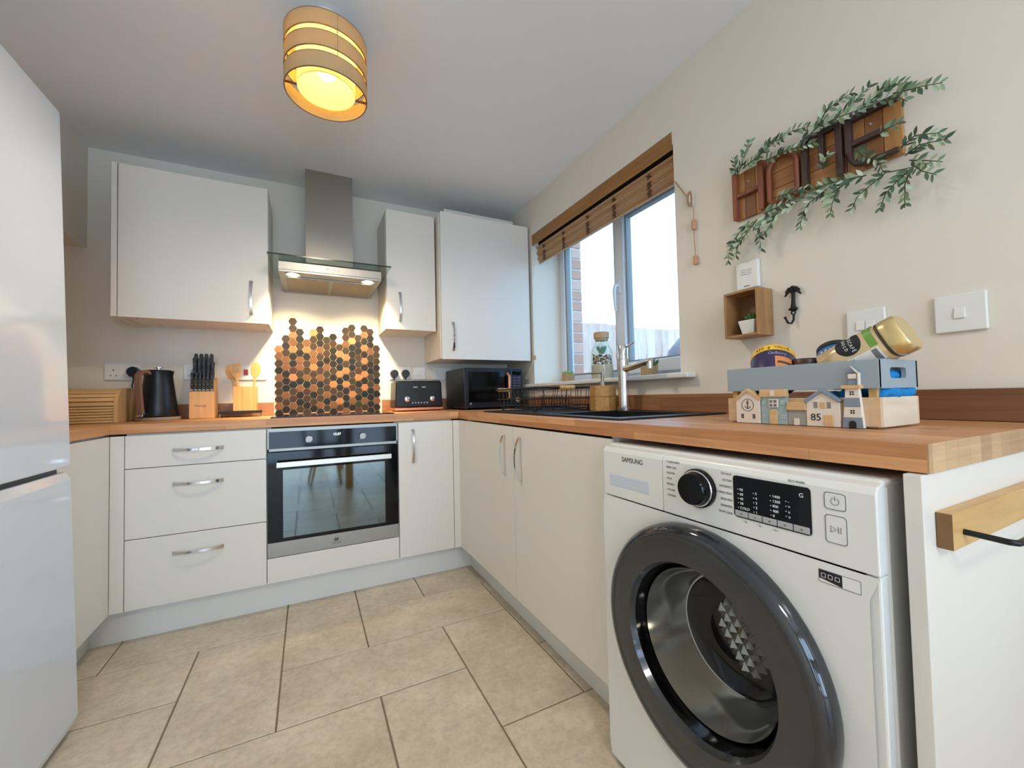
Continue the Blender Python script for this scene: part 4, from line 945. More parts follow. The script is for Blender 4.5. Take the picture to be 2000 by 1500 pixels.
for k in range(14):
    a_ = k*2.4; tilt = .2+.085*k; base = Vector((px_, py_, z+.044)); d = Vector((cos(a_)*sin(tilt), sin(a_)*sin(tilt), cos(tilt)))
    part('leaf', B().tube([base, base+d*.010, base+d*.021, base+d*.029], [.003, .0065, .0055, .001], 6), M['succ'], t, smooth=70)
# palm hook
t = thing('palm_hook', 'black cast-iron coat hook shaped like a palm tree', 'hook', (XR-.01, -1.475, 1.20))
iron = mat('cast_iron', (30, 29, 27), .55, .4); hxx = XR-.010
part('trunk', B().tube([(hxx, -1.474, 1.246), (hxx, -1.475, 1.265), (hxx, -1.476, 1.298)], [.0075, .0055, .0045], 10), iron, t, smooth=60)
for q in ((.024, -.008), (.022, .006), (.010, .010), (-.010, .010), (-.021, .006), (-.023, -.008)):
    part('frond', B().tube([(hxx, -1.476, 1.296), (hxx-.003, -1.476+q[0]*.55, 1.302+max(0, q[1])), (hxx-.002, -1.476+q[0], 1.294+q[1])], [.004, .0062, .002], 8), iron, t, smooth=60)
part('base_plate', B().sphere((hxx, -1.474, 1.244), .012, 12, (.6, 1.2, .5)).tube([(hxx, -1.474+.006*cos(k*.63), 1.232+.006*sin(k*.63)) for k in range(11)], .0022, 6).box(hxx, XR-.0005, -1.480, -1.468, 1.238, 1.250), iron, t, smooth=60)
part('hook', B().tube([(hxx, -1.475, 1.228), (hxx, -1.474, 1.210), (hxx-.006, -1.471, 1.199), (hxx-.016, -1.466, 1.200), (hxx-.020, -1.462, 1.213), (hxx-.020, -1.460, 1.219)], [.0035, .0035, .0035, .0033, .003, .0045], 8), iron, t, smooth=60)
def plate_x(name, label, y0, y1, z0, z1, rockers):
    t = thing(name, label, 'switch', (XR-.004, (y0+y1)/2, z0))
    part('plate', B().box(XR-.010, XR-.0005, y0, y1, z0, z1), M['white'], t, bevel=.0025)
    for ry in rockers: part('rocker', B().prism([(XR-.0098, z0+.031), (XR-.0145, z0+.031), (XR-.0115, z1-.031), (XR-.0098, z1-.031)], 'y', ry-.009, ry+.009), M['white'], t, bevel=.001)
    return t
plate_x('light_switch', 'white double light switch half hidden behind the coffee jar', -1.698, -1.612, 1.119, 1.205, (-1.644, -1.666))
plate_x('light_switch', 'white single light switch farthest right on the wall', -1.878, -1.792, 1.118, 1.206, (-1.835,))
def plate_y(name, label, cat, x0, x1, z0=1.120, z1=1.207, kind='socket', group=None):
    t = thing(name, label, cat, ((x0+x1)/2, YB-.005, z0), group=group)
    part('plate', B().box(x0, x1, YB-.010, YB-.0005, z0, z1), M['white'], t, bevel=.0025)
    if kind == 'socket':
        cs = [x0+.036, x1-.036] if x1-x0 > .1 else [(x0+x1)/2]
        for cx_ in cs:
            b = B().box(cx_-.002, cx_+.002, YB-.0106, YB-.0099, z0+.048, z0+.056)
            for s2 in (-1, 1): b.box(cx_+s2*.011-.0035, cx_+s2*.011+.0035, YB-.0106, YB-.0099, z0+.022, z0+.0255)
            part('pin_holes', b, M['ink'], t)
            part('rocker', B().box(cx_+.012 if cx_ == cs[0] else cx_-.026, cx_+.026 if cx_ == cs[0] else cx_-.012, YB-.0135, YB-.0099, z0+.062, z0+.080), M['white'], t, bevel=.001)
    elif kind == 'switch':
        part('rocker', B().box((x0+x1)/2-.016, (x0+x1)/2-.001, YB-.0135, YB-.0099, z0+.03, z0+.057), M['white'], t, bevel=.001)
        part('rocker', B().box((x0+x1)/2+.001, (x0+x1)/2+.016, YB-.0135, YB-.0099, z0+.03, z0+.057), M['white'], t, bevel=.001)
    elif kind == 'cooker':
        part('rocker', B().box(x0+.030, x0+.052, YB-.0150, YB-.0099, z0+.028, z0+.060), mat('red_rocker', (150, 34, 34), .4), t, bevel=.001)
        cx_ = x1-.036; b = B().box(cx_-.002, cx_+.002, YB-.0106, YB-.0099, z0+.048, z0+.056)
        for s2 in (-1, 1): b.box(cx_+s2*.011-.0035, cx_+s2*.011+.0035, YB-.0106, YB-.0099, z0+.022, z0+.0255)
        part('pin_holes', b, M['ink'], t)
    return t
plate_y('wall_socket', 'white double wall socket above the bread bin', 'socket', -.761, -.617)
plate_y('wall_socket', 'white wall socket hidden behind the knife block', 'socket', -.436, -.292)
plate_y('cooker_switch', 'white cooker switch with a red rocker behind the wooden utensils', 'switch', -.188, -.043, kind='cooker')
plate_y('wall_socket', 'white double wall socket with two plugs above the toaster', 'socket', .662, .806)
plate_y('fused_switch', 'small white double switch plate right of the toaster plugs', 'switch', .822, .908, kind='switch')
plate_y('blank_plate', 'white double wall plate beside the microwave', 'socket', .960, 1.098, kind='blank')
def plug(label, x, z, tail):
    t = thing('power_plug', label, 'plug', (x, YB-.03, z-.025), group='black plugs in the wall sockets')
    part('body', B().prism([(x+.026*cos(radians(q)), z+.026*sin(radians(q))) for q in range(-20, 201, 20)]+[(x-.012, z-.026), (x+.012, z-.026)], 'y', YB-.046, YB-.0108), M['black'], t, bevel=.004)
    part('cable', B().tube([(x, YB-.03, z-.024), (x, YB-.032, z-.045)]+tail, .0038, 8), M['black'], t, smooth=60)
plug('black plug with a drooping cable left of the kettle', -.640, 1.163, [(-.644, YB-.034, 1.09), (-.63, YB-.05, 1.0), (-.60, YB-.06, .93), (-.56, YB-.09, .917)])
plug('left black plug above the toaster', .690, 1.160, [(.692, YB-.036, 1.08), (.70, YB-.06, .96), (.74, YB-.07, .917)])
plug('right black plug above the toaster', .765, 1.160, [(.767, YB-.036, 1.08), (.77, YB-.05, .96), (.90, YB-.07, .9150), (1.0, YB-.05, .917)])

# ================================================================== BREAD BIN, KETTLE, KNIVES, UTENSILS
t = thing('bread_bin', 'pine roll-top bread bin with a slatted front', 'bread bin', (-.84, .41, .911)); z0 = .9112
xs0, xs1, yf, yb_ = -1.06, -.605, .262, .545; R_ = .085; zt = 1.072
prof = [(yb_, z0), (yf, z0), (yf, zt-R_)]+[(yf+R_-R_*cos(radians(q)), zt-R_+R_*sin(radians(q))) for q in range(15, 91, 15)]+[(yb_, zt)]
part('end_panel', B().prism(prof, 'x', xs1-.014, xs1), M['pine_z'], t, bevel=.001)
part('end_panel', B().prism(prof, 'x', xs0, xs0+.014), M['pine_z'], t, bevel=.001)
part('back', B().box(xs0+.014, xs1-.014, yb_-.012, yb_, z0, zt-.004).box(xs0+.014, xs1-.014, yf+.012, yb_-.012, z0, z0+.01), M['pine'], t)
part('dark_backing', B().box(xs0+.0142, xs1-.0142, yf+.011, yf+.014, z0+.011, zt-R_).prism([(yf+R_-(R_-.012)*cos(radians(q)), zt-R_+(R_-.012)*sin(radians(q))) for q in range(0, 91, 15)]+[(yf+R_-(R_-.016)*cos(radians(q)), zt-R_+(R_-.016)*sin(radians(q))) for q in range(90, -1, -15)], 'x', xs0+.0142, xs1-.0142), mat('bin_lining', (92, 62, 34), .8), t)
part('top_board', B().box(xs0+.014, xs1-.014, yf+R_+.006, yb_-.012, zt-.014, zt-.004), M['pine'], t)
for k in range(6):
    z_ = z0+.001+k*.0125; part('slat', B().box(xs0+.0145, xs1-.0145, yf+.004, yf+.010, z_, z_+.0102), M['pine'], t, bevel=.0015)
for k in range(6):
    q = radians(7+15*k); c_ = (yf+R_-(R_-.007)*cos(q), zt-R_+(R_-.007)*sin(q)); d = (sin(q), cos(q)); nn = (-cos(q), sin(q)); h = .0083; w_ = .003
    part('slat', B().prism([(c_[0]+s1*d[0]*h+s2*nn[0]*w_, c_[1]+s1*d[1]*h+s2*nn[1]*w_) for s1, s2 in ((-1, -1), (1, -1), (1, 1), (-1, 1))], 'x', xs0+.0145, xs1-.0145), M['pine'], t)
# kettle
KX, KY = -.494, .40
t = thing('kettle', 'matt black cordless kettle with a wood-look handle', 'kettle', (KX, KY, .911))
part('power_base', B().lathe([(.088, .9112), (.090, .916), (.088, .927), (.0001, .928)], (KX, KY, 0), 'z', 40), mat('kettle_base', (150, 128, 106), .45), t, smooth=40)
part('body', B().lathe([(.078, .929), (.080, .936), (.072, 1.00), (.062, 1.08), (.0565, 1.13), (.060, 1.150), (.061, 1.156), (.0001, 1.156)], (KX, KY, 0), 'z', 48), M['blacksatin'], t, smooth=40)
ld = part('lid', B().lathe([(.052, 1.157), (.050, 1.160), (.012, 1.163), (.0001, 1.163)], (KX, KY, 0), 'z', 32), M['blacksatin'], t, smooth=40)
part('knob', B().lathe([(.008, 1.163), (.008, 1.169), (.019, 1.171), (.019, 1.175), (.0001, 1.177)], (KX, KY, 0), 'z', 20), M['chrome'], ld, smooth=40)
hd = Vector((-.45, -.89, 0)).normalized()
def kp(r_, z_): return tuple(Vector((KX, KY, z_))+hd*r_)
sd = Vector((-hd.y, hd.x, 0))
ctr = [(.050, 1.140), (.076, 1.150), (.098, 1.146), (.110, 1.128), (.112, 1.09), (.106, 1.03), (.100, .975), (.096, .945)]
vs = []; hw = .0135; ht = .0075
for i, (r_, z_) in enumerate(ctr):
    p0_ = Vector((ctr[max(i-1, 0)][0], ctr[max(i-1, 0)][1])); p1_ = Vector((ctr[min(i+1, 7)][0], ctr[min(i+1, 7)][1])); tg = (p1_-p0_).normalized(); nm = Vector((tg.y, -tg.x))
    for s1, s2 in ((-1, -1), (1, -1), (1, 1), (-1, 1)):
        vs.append(Vector((KX, KY, z_+nm.y*ht*s2))+hd*(r_+nm.x*ht*s2)+sd*hw*s1)
b = B()._add(vs, [(i*4+k, i*4+(k+1) % 4, i*4+4+(k+1) % 4, i*4+4+k) for i in range(7) for k in range(4)]+[(0, 1, 2, 3), (31, 30, 29, 28)])
part('handle', b, M['walnut'], t, bevel=.002)
part('switch', B().box(-.012, .012, -.012, .012, -.006, .006), M['chrome'], t, local=True, bevel=.002).location = Vector(kp(.098, .938))-ORG[t]
b = B().tube([kp(.066, .944), kp(.098, .944)], .007, 10); part('handle_mount', b, M['chrome'], t)
# knife block
NX, NY = -.322, .44
t = thing('knife_block', 'stepped beech knife block filled with black-handled knives', 'knife block', (NX, NY, .911))
kx0, kx1 = -.372, -.268
part('lower_step', B().prism([(.395, .9112), (.395, 1.050), (.432, 1.062), (.432, .9112)], 'x', kx0, kx1), M['beech'], t, bevel=.002)
part('upper_step', B().prism([(.433, .9112), (.433, 1.110), (.500, 1.128), (.515, .9112)], 'x', kx0, kx1), M['beech'], t, bevel=.002)
text('brand_lettering', 'Prestige', .016, ((kx0+kx1)/2-.004, .3948, .978), '-y', M['oak_end'], t, shear=.3)
def knife(label, x, y, z, L_, group, r_):
    k_ = thing('kitchen_knife', label, 'knife', (x, y, z), (radians(-4), 0, 0), group)
    o = part('handle', B().prism([(-r_*.8, .002), (r_*.8, .002), (r_, L_*.25), (r_*.85, L_*.6), (r_*1.1, L_*.9), (r_*.7, L_), (-r_*.7, L_), (-r_*1.1, L_*.9), (-r_*.85, L_*.6), (-r_, L_*.25)], 'y', -.0085, .0085), M['black'], k_, local=True, bevel=.0025)
    for q in (.3, .7): part('rivet', B().cyl((0, -.0092, L_*q), (0, -.008, L_*q), .0018, n=8), M['steel2'], o, local=True)
    part('collar', B().box(-r_*.75, r_*.75, -.0062, .0062, -.004, .002), M['steel2'], k_, local=True)
od = ['first', 'second', 'third', 'fourth', 'fifth', 'last']
for k in range(6): knife('black-handled steak knife, %s from the left in the lower row of the block' % od[k], kx0+.010+k*.0168, .411, 1.061, .092, 'steak knives in the lower row', .0062)
for k in range(5): knife('black-handled kitchen knife, %s from the left in the upper row of the block' % (od[k] if k < 4 else 'last'), kx0+.013+k*.0195, .448+.004*(k % 2), 1.121, (.112, .108, .112, .11, .092)[k], 'kitchen knives in the upper row', .0078)
for k in range(4): knife('rear black-handled knife standing taller, %s from the left at the back of the block' % od[k], kx0+.012+k*.0225, .482, 1.129, .128, 'tall knives at the back of the block', .0075)
# wire stand and utensils
t = thing('low_stand', 'low black wire stand under the wooden utensil pot', 'stand', (-.15, .46, .911))
part('bar', B().box(-.252, -.062, .425, .445, .930, .944), M['blacksatin'], t, bevel=.003)
part('bar', B().box(-.252, -.062, .515, .530, .930, .944), M['blacksatin'], t, bevel=.003)
for x_ in (-.247, -.067):
    part('leg', B().tube([(x_, .43, .934), (x_, .428, .9135), (x_, .478, .9135), (x_, .527, .9135), (x_, .525, .934)], .0022, 8), M['steel2'], t, smooth=60)
part('shelf', B().box(-.248, -.066, .445, .515, .9385, .9425), M['blacksatin'], t)
t = thing('utensil_pot', 'square bamboo utensil pot on the low black stand', 'utensil pot', (-.135, .478, .9445)); z = .9446
ux0, ux1, uy0, uy1 = -.188, -.083, .430, .526
part('wall', B().box(ux0, ux1, uy0, uy0+.008, z, 1.077), M['bamboo'], t, bevel=.001)
part('wall', B().box(ux0, ux1, uy1-.008, uy1, z, 1.077), M['bamboo'], t, bevel=.001)
part('wall', B().box(ux0, ux0+.008, uy0+.008, uy1-.008, z, 1.077), M['bamboo'], t)
part('wall', B().box(ux1-.008, ux1, uy0+.008, uy1-.008, z, 1.077), M['bamboo'], t)
part('base', B().box(ux0+.008, ux1-.008, uy0+.008, uy1-.008, z, z+.008), M['bamboo'], t)
def utensil(name, label, x, y, lean, zt_, shape):
    t = thing(name, label, 'utensil', (x, y, .954), (0, lean, 0)); L_ = zt_-.954
    part('stick', B().box(-.006, .006, -.0035, .0035, .002, L_-.075), M['bamboo'], t, local=True, bevel=.002)
    if shape == 'turner':
        hw_ = [(.006, 0), (.020, .028), (.025, .06), (.020, .082)]
        b = B()
        # blade built of tines around the slots
        for x0_, x1_ in ((-.024, -.0155), (-.0115, -.0065), (-.0025, .0025), (.0065, .0115), (.0155, .024)):
            b.box(x0_, x1_, -.003, .003, L_-.05, L_-.008)
        b.prism([(-.006, L_-.085), (.006, L_-.085), (.022, L_-.06), (.024, L_-.048), (-.024, L_-.048), (-.022, L_-.06)], 'y', -.003, .003)
        b.prism([(-.024, L_-.010), (.024, L_-.010), (.018, L_), (-.018, L_)], 'y', -.003, .003)
        part('slotted_blade', b, M['bamboo'], t, local=True)
    else:
        w_ = .025 if shape == 'spoon' else .022
        part('bowl', B().prism([(w_*cos(radians(q)), L_-.042+.042*sin(radians(q))) for q in range(-60, 241, 15)]+[(-.006, L_-.088), (.006, L_-.088)], 'y', -.004, .004), M['bamboo'], t, local=True, bevel=.002)
utensil('slotted_turner', 'bamboo slotted turner in the utensil pot', -.160, .447, radians(-4), 1.206, 'turner')
utensil('wooden_spoon', 'broad bamboo spoon on the right of the utensil pot', -.105, .452, radians(5), 1.212, 'spoon')
utensil('wooden_spatula', 'bamboo spatula leaning left behind the slotted turner', -.158, .500, radians(-14), 1.205, 'spat')

# ================================================================== TOASTER, MICROWAVE
t = thing('toaster', 'black four-slice toaster with a copper base band', 'toaster', (.805, .43, .911))
tx0, tx1, ty0, ty1 = .655, .955, .355, .545
part('base_band', B().box(tx0-.004, tx1+.004, ty0-.004, ty1, .9165, .934), M['copper'], t, bevel=.004)
tb = part('body', B().prism([(tx0, .9345), (tx1, .9345), (tx1-.006, 1.100), (tx0+.006, 1.100)], 'y', ty0, ty1), M['blacksatin'], t, bevel=.010, seg=3)
part('top_plate', B().box(tx0+.014, tx1-.014, ty0+.012, ty1-.012, 1.1, 1.108), M['steel2'], t, bevel=.003)
for k in range(4): part('slot', B().box(tx0+.03+(k % 2)*.135, tx0+.14+(k % 2)*.135, ty0+.05+(k//2)*.06, ty0+.078+(k//2)*.06, 1.1065, 1.1086), M['ink'], t)
for x_ in (.775, .828):
    part('lever_slot', B().box(x_-.0018, x_+.0018, ty0-.0008, ty0+.002, .985, 1.082), M['ink'], t)
    part('lever', B().box(x_-.013, x_+.013, ty0-.022, ty0+.001, 1.055, 1.066), M['steel2'], t, bevel=.003)
for x_ in (.725, .885):
    o = part('dial', B().lathe([(.0165, 0), (.0165, -.012), (.014, -.014), (.0001, -.014)], (x_, ty0, .988), 'y', 24), M['chrome'], t, smooth=40)
    part('pointer', B().box(x_-.001, x_+.001, ty0-.0146, ty0-.0138, .988, 1.001), M['ink'], o)
for k in range(6): part('button', B().cyl((.760+k*.0185, ty0+.001, .963), (.760+k*.0185, ty0-.005, .963), .0055, n=12), M['chrome'], t, smooth=40)
for x_ in (tx0+.02, tx1-.02):
    for y_ in (ty0+.02, ty1-.02): part('foot', B().cyl((x_, y_, .9111), (x_, y_, .9166), .009, n=10), M['black'], t)
t = thing('microwave', 'black microwave oven with a copper door handle in the corner', 'microwave', (1.25, .38, .911))
mx0, mx1, my0, my1, mz0, mz1 = 1.046, 1.456, .190, .560, .922, 1.176
mwb = mat('microwave_black', (34, 36, 42), .25, .2)
part('body', B().box(mx0, mx1, my0+.026, my1, mz0, mz1), mat('microwave_case', (24, 25, 28), .4), t, bevel=.003)
dr = part('door', B().box(mx0, mx1-.085, my0, my0+.025, mz0, mz1), mwb, t, bevel=.004)
part('window', B().box(mx0+.028, mx1-.10, my0-.0012, my0, mz0+.035, mz1-.025), M['blackgloss'], dr)
part('handle', B().tube([(mx1-.112, my0, mz0+.055), (mx1-.112, my0-.028, mz0+.062), (mx1-.112, my0-.030, mz0+.12), (mx1-.112, my0-.030, mz1-.055), (mx1-.112, my0, mz1-.035)], .0095, 10), M['copper'], dr, smooth=50)
part('badge', B().lathe([(.007, 0), (.007, -.001), (.0001, -.001)], (mx0+.040, my0-.0012, mz0+.028), 'y', 16), M['steel2'], dr)
cpm = part('control_panel', B().box(mx1-.0835, mx1, my0, my0+.025, mz0, mz1), mwb, t, bevel=.004)
part('readout', B().box(mx1-.075, mx1-.012, my0-.001, my0, mz1-.045, mz1-.022), M['blackgloss'], cpm)
for k in range(10): part('key', B().box(mx1-.072+(k % 2)*.032, mx1-.046+(k % 2)*.032, my0-.0012, my0, mz1-.068-(k//2)*.018, mz1-.056-(k//2)*.018), mat('mw_key', (70, 76, 90), .3) if k == 0 else bpy.data.materials['mw_key'], cpm)
part('dial', B().lathe([(.017, 0), (.017, -.014), (.014, -.017), (.0001, -.017)], (mx1-.042, my0, mz0+.045), 'y', 24), M['chrome'], cpm, smooth=40)
for x_ in (mx0+.03, mx1-.03):
    for y_ in (my0+.05, my1-.04): part('foot', B().cyl((x_, y_, .9111), (x_, y_, .923), .012, n=10), M['black'], t)

# ================================================================== CRATE WITH LITTLE HOUSES
cx0, cx1, cy0, cy1 = 1.160, 1.326, -1.826, -1.508
zb = .9112
t = thing('seaside_crate', 'wooden crate with a grey-blue top band and little painted houses on its front', 'crate', ((cx0+cx1)/2, (cy0+cy1)/2, .911))
blue = mat('crate_blue', (152, 165, 174), .6); bw = wood('crate_wood', (206, 172, 132), (224, 194, 156), 'Y', .6); bwx = wood('crate_wood_end', (214, 196, 172), (232, 218, 198), 'X', .6)
def band(z0, z1, m, mend, hole=False):
    part('board', B().box(cx0, cx0+.008, cy0, cy1, z0, z1), m, t, bevel=.001)
    part('board', B().box(cx1-.008, cx1, cy0, cy1, z0, z1), m, t, bevel=.001)
    for ye, yi in ((cy0, cy0+.008), (cy1, cy1-.008)):
        a_, b_ = min(ye, yi), max(ye, yi)
        if not hole: part('board', B().box(cx0+.0081, cx1-.0081, a_, b_, z0, z1), mend, t)
        else:
            xm = (cx0+cx1)/2-.004; zm = (z0+z1)/2+.002
            out = [(cx0+.0002, z0), (cx1-.0002, z0), (cx1-.0002, z1), (cx0+.0002, z1)]; inn = rrect(xm-.035, xm+.035, zm-.011, zm+.011, .008, 3)
            b = B(); n_ = len(inn)
            # ring between the outline and the hand hole, split into four fans
            b.box(cx0+.0002, xm-.035, a_, b_, z0, z1); b.box(xm+.035, cx1-.0002, a_, b_, z0, z1); b.box(xm-.035, xm+.035, a_, b_, z0, zm-.011); b.box(xm-.035, xm+.035, a_, b_, zm+.011, z1)
            for sx_, sz_ in ((-1, -1), (1, -1), (1, 1), (-1, 1)):
                c0 = (xm+sx_*.035, zm+sz_*.011); b.prism([c0]+[(xm+sx_*(.027+.008*sin(radians(q))), zm+sz_*(.003+.008*cos(radians(q)))) for q in range(0, 91, 15)], 'y', a_, b_)
            part('board', b, mend, t)
band(zb+.003, .972, bw, bwx); band(.9895, 1.047, blue, blue, True)
for px_, py_ in ((cx0+.0085, cy0+.0085), (cx0+.0085, cy1-.0215), (cx1-.0215, cy0+.0085), (cx1-.0215, cy1-.0215)):
    part('post', B().box(px_, px_+.013, py_, py_+.013, zb, 1.044), M['oak'], t)
part('floor_board', B().box(cx0+.008, cx1-.008, cy0+.008, cy1-.008, zb, zb+.004), bw, t)
# houses, proud of the front (facing -x)
fx = cx0-.0002
cream = mat('house_cream', (232, 222, 208), .6); seab = mat('house_blue', (158, 182, 184), .6); grey = mat('house_grey', (160, 162, 156), .6); slate = mat('house_slate', (132, 146, 162), .6); natural = wood('house_roof', (206, 168, 118), (226, 190, 142), 'Y', .6)
def slab(parent, name, poly, m, d0, d1, bev=.0008): return part(name, B().prism(poly, 'x', fx-d1, fx-d0), m, parent, bevel=bev)
def rect(y0, y1, z0, z1): return [(y0, z0), (y1, z0), (y1, z1), (y0, z1)]
h = slab(t, 'house', [(-1.537, zb), (-1.598, zb), (-1.598, .968), (-1.568, .990), (-1.537, .968)], cream, 0, .010)
slab(h, 'roof', [(-1.533, .970), (-1.568, .996), (-1.602, .972), (-1.599, .966), (-1.568, .989), (-1.536, .965)], natural, 0, .014)
part('anchor', B().tube([(fx-.0105, -1.5675+.015*cos(q*.3142), .9555+.015*sin(q*.3142)) for q in range(21)], .0006, 5).box(fx-.011, fx-.010, -1.5682, -1.5668, .9465, .9640).box(fx-.011, fx-.010, -1.5712, -1.5638, .9598, .9612).tube([(fx-.0105, -1.5675+.0065*cos(radians(q)), .9535+.0065*sin(radians(q))) for q in range(190, 351, 16)], .0008, 5).tube([(fx-.0105, -1.5675+.0018*cos(q*.63), .9652+.0018*sin(q*.63)) for q in range(11)], .0005, 5), M['ink'], h)
def panes(parent, cy_, cz_, s_, rows=2, m=None):
    for i in range(2):
        for j in range(rows): part('window_pane', B().box(fx-.0106, fx-.0098, cy_+(i-.5)*s_*1.35-s_/2, cy_+(i-.5)*s_*1.35+s_/2, cz_+(j-.5)*s_*1.35-s_/2, cz_+(j-.5)*s_*1.35+s_/2), m or M['ink'], parent)
panes(h, -1.5535, .926, .0028, 3); panes(h, -1.5825, .926, .0028, 3)
h = slab(t, 'house', rect(-1.659, -1.600, zb, .986), seab, 0, .009)
slab(h, 'roof', [(-1.6605, .975), (-1.598, .975), (-1.600, .9925), (-1.658, .9925)], natural, 0, .0135)
slab(h, 'roof_window', rect(-1.6345, -1.625, .977, .990), cream, .0135, .0145, 0)
slab(h, 'window_frame', rect(-1.641, -1.620, .950, .970), cream, .009, .0125); 
for dy in (-.0048, .0048):
    for dz in (-.0045, .0045): part('window_pane', B().box(fx-.0130, fx-.0124, -1.6305+dy-.0034, -1.6305+dy+.0034, .960+dz-.0032, .960+dz+.0032), M['greyink'], h)
slab(h, 'door', [(-1.6385, zb), (-1.6205, zb), (-1.6205, .938)]+[(-1.6295+.009*cos(radians(q)), .938+.008*sin(radians(q))) for q in range(20, 161, 20)]+[(-1.6385, .938)], natural, .009, .0115)
for y_ in (-1.608, -1.651): panes(h, y_, .961, .0034, 2, mat('pale_blue', (190, 208, 210), .6) if y_ == -1.608 else bpy.data.materials['pale_blue']); panes(h, y_, .929, .0034, 2, bpy.data.materials['pale_blue'])
h = slab(t, 'house', rect(-1.699, -1.660, zb, .955), grey, 0, .008)
slab(h, 'roof', [(-1.7005, .945), (-1.659, .945), (-1.662, .963), (-1.698, .963)], natural, 0, .013)
slab(h, 'door', rect(-1.6845, -1.6735, zb, .9265), cream, .008, .0105)
h = slab(t, 'house', [(-1.700, zb), (-1.763, zb), (-1.763, .964), (-1.7315, .985), (-1.700, .964)], cream, 0, .010)
slab(h, 'roof', [(-1.6965, .967), (-1.7315, .992), (-1.7665, .967), (-1.763, .961), (-1.7315, .984), (-1.700, .961)], slate, 0, .0145)
text('house_number', '85', .021, (fx-.0103, -1.7185, .930), '-x', M['ink'], h, sx=1.0, ext=.0004)
slab(h, 'door', rect(-1.751, -1.7345, zb, .936), natural, .010, .0122)
slab(h, 'window', rect(-1.737, -1.7265, .950, .963), natural, .010, .0112)
for y_ in (-1.7185, -1.7435):
    for q in range(5): part('shutter_slat', B().box(fx-.0108, fx-.010, y_-.0036, y_+.0036, .9505+q*.0027, .9517+q*.0027), M['ink'], h)
h = slab(t, 'lighthouse', [(-1.767, zb), (-1.802, zb), (-1.796, .992), (-1.774, .992)], cream, 0, .0105)
def tz(z): return (-1.767-.007*(z-zb)/.081, -1.802+.006*(z-zb)/.081)
for z0, z1 in ((zb, .9325), (.9535, .9715)):
    slab(h, 'stripe', [(tz(z0)[0], z0), (tz(z0)[1], z0), (tz(z1)[1], z1), (tz(z1)[0], z1)], slate, .0105, .0112, 0)
slab(h, 'gallery', rect(-1.8005, -1.7685, .990, .997), natural, 0, .015)
slab(h, 'lantern', rect(-1.7935, -1.7775, .997, 1.022), slate, 0, .006); slab(h, 'lantern_window', rect(-1.7925, -1.7785, 1.010, 1.020), cream, .006, .009)
slab(h, 'lantern_roof', [(-1.797, 1.022), (-1.774, 1.022), (-1.7855, 1.034)], slate, 0, .009)
slab(h, 'gutter', [(-1.7945, 1.021), (-1.7965, 1.0225), (-1.7858, 1.0355), (-1.7845, 1.034)], cream, .009, .0115, 0); slab(h, 'rod', rect(-1.7965, -1.7945, .997, 1.022), cream, 0, .009, 0)
for z_ in (.981, .963, .9435): panes(h, -1.7848, z_, .0032)
slab(h, 'door', [(-1.7905, zb), (-1.7785, zb), (-1.7785, .921)]+[(-1.7845+.006*cos(radians(q)), .921+.005*sin(radians(q))) for q in range(20, 161, 20)]+[(-1.7905, .921)], M['ink'], .0112, .0122, 0)
# blue knitted cloth inside
wool = mat('blue_wool', (16, 128, 196), .95, bump=1., bscale=120, var=.35, vscale=90)
t2 = thing('blue_cloth', 'bright blue knitted cloth folded inside the crate', 'cloth', (1.243, -1.667, .9155))
for y_, z_, r_ in ((-1.80, .930, .016), (-1.8145, .981, .0125), (-1.765, .945, .017), (-1.72, .940, .017), (-1.66, .940, .018), (-1.60, .940, .018), (-1.55, .940, .017), (-1.803, 1.016, .0135), (-1.76, .978, .017), (-1.70, .968, .016)):
    part('fold', B().tube([(cx0+(.018 if z_ == .981 else .030)+(.142 if z_ == .981 else .116)*k/14, y_+.004*sin(k*.9), z_+.0025*sin(k*1.3+y_*40)) for k in range(15)], [r_*(.75+.25*sin(pi*k/14)+.03*sin(k*2)) for k in range(15)], 14), wool, t2, smooth=70)

# ---- jars standing in the crate
def can(name, label, loc, rot, prof_parts, cat):
    t = thing(name, label, cat, loc, rot)
    for nm, pr, m, n_ in prof_parts: part(nm, B().lathe(pr, (0, 0, 0), 'z', n_), m, t, local=True, smooth=40)
    return t
def wrap_text(t, s_, r_, z_, a0, size, m, step):
    """lettering set round a cylinder"""
    for k, c_ in enumerate(s_):
        a_ = a0+k*step
        if c_ == ' ': continue
        o = text('lettering', c_, size, (r_*cos(a_), r_*sin(a_), z_), Euler((pi/2, 0, a_+pi/2)), m, t, local=True)
purple = mat('tub_purple', (58, 46, 84), .3); yellow = mat('tub_yellow', (240, 190, 60), .4); orange = mat('tub_picture', (226, 142, 84), .5); brown = mat('choc_brown', (92, 58, 46), .5)
def tilted(p, deg, R_, h_):
    away = Vector((.86, .51, 0)); q_ = radians(deg); ax = away*sin(q_)+Vector((0, 0, cos(q_)))
    e = -away*cos(q_)+Vector((0, 0, sin(q_)))
    base = Vector(p)-e*R_-ax*h_; quat = ax.to_track_quat('Z', 'Y'); lf_ = quat.to_matrix().inverted() @ (-away)
    return base, quat.to_euler(), math.atan2(lf_.y, lf_.x)
loc, rot, la2 = tilted((1.222, -1.590, 1.106), 42, .0500, .092)
tub = can('chocolate_tub', 'purple drinking chocolate tub with a yellow rim in the crate', loc, rot, [
    ('body', [(.0475, 0), (.0490, .003), (.0490, .074), (.0001, .074)], purple, 44), ('top_rim', [(.0500, .0742), (.0500, .092), (.047, .094), (.0001, .093)], yellow, 44)], 'tub')
wrap_text(tub, '450 g VALUE', .0502, .083, la2-.72, .0125, mat('tub_print', (120, 76, 20), .5), .145)
wrap_text(tub, 'Cadbury', .0492, .063, la2-.12, .012, mat('tub_script', (170, 166, 190), .5), .115)
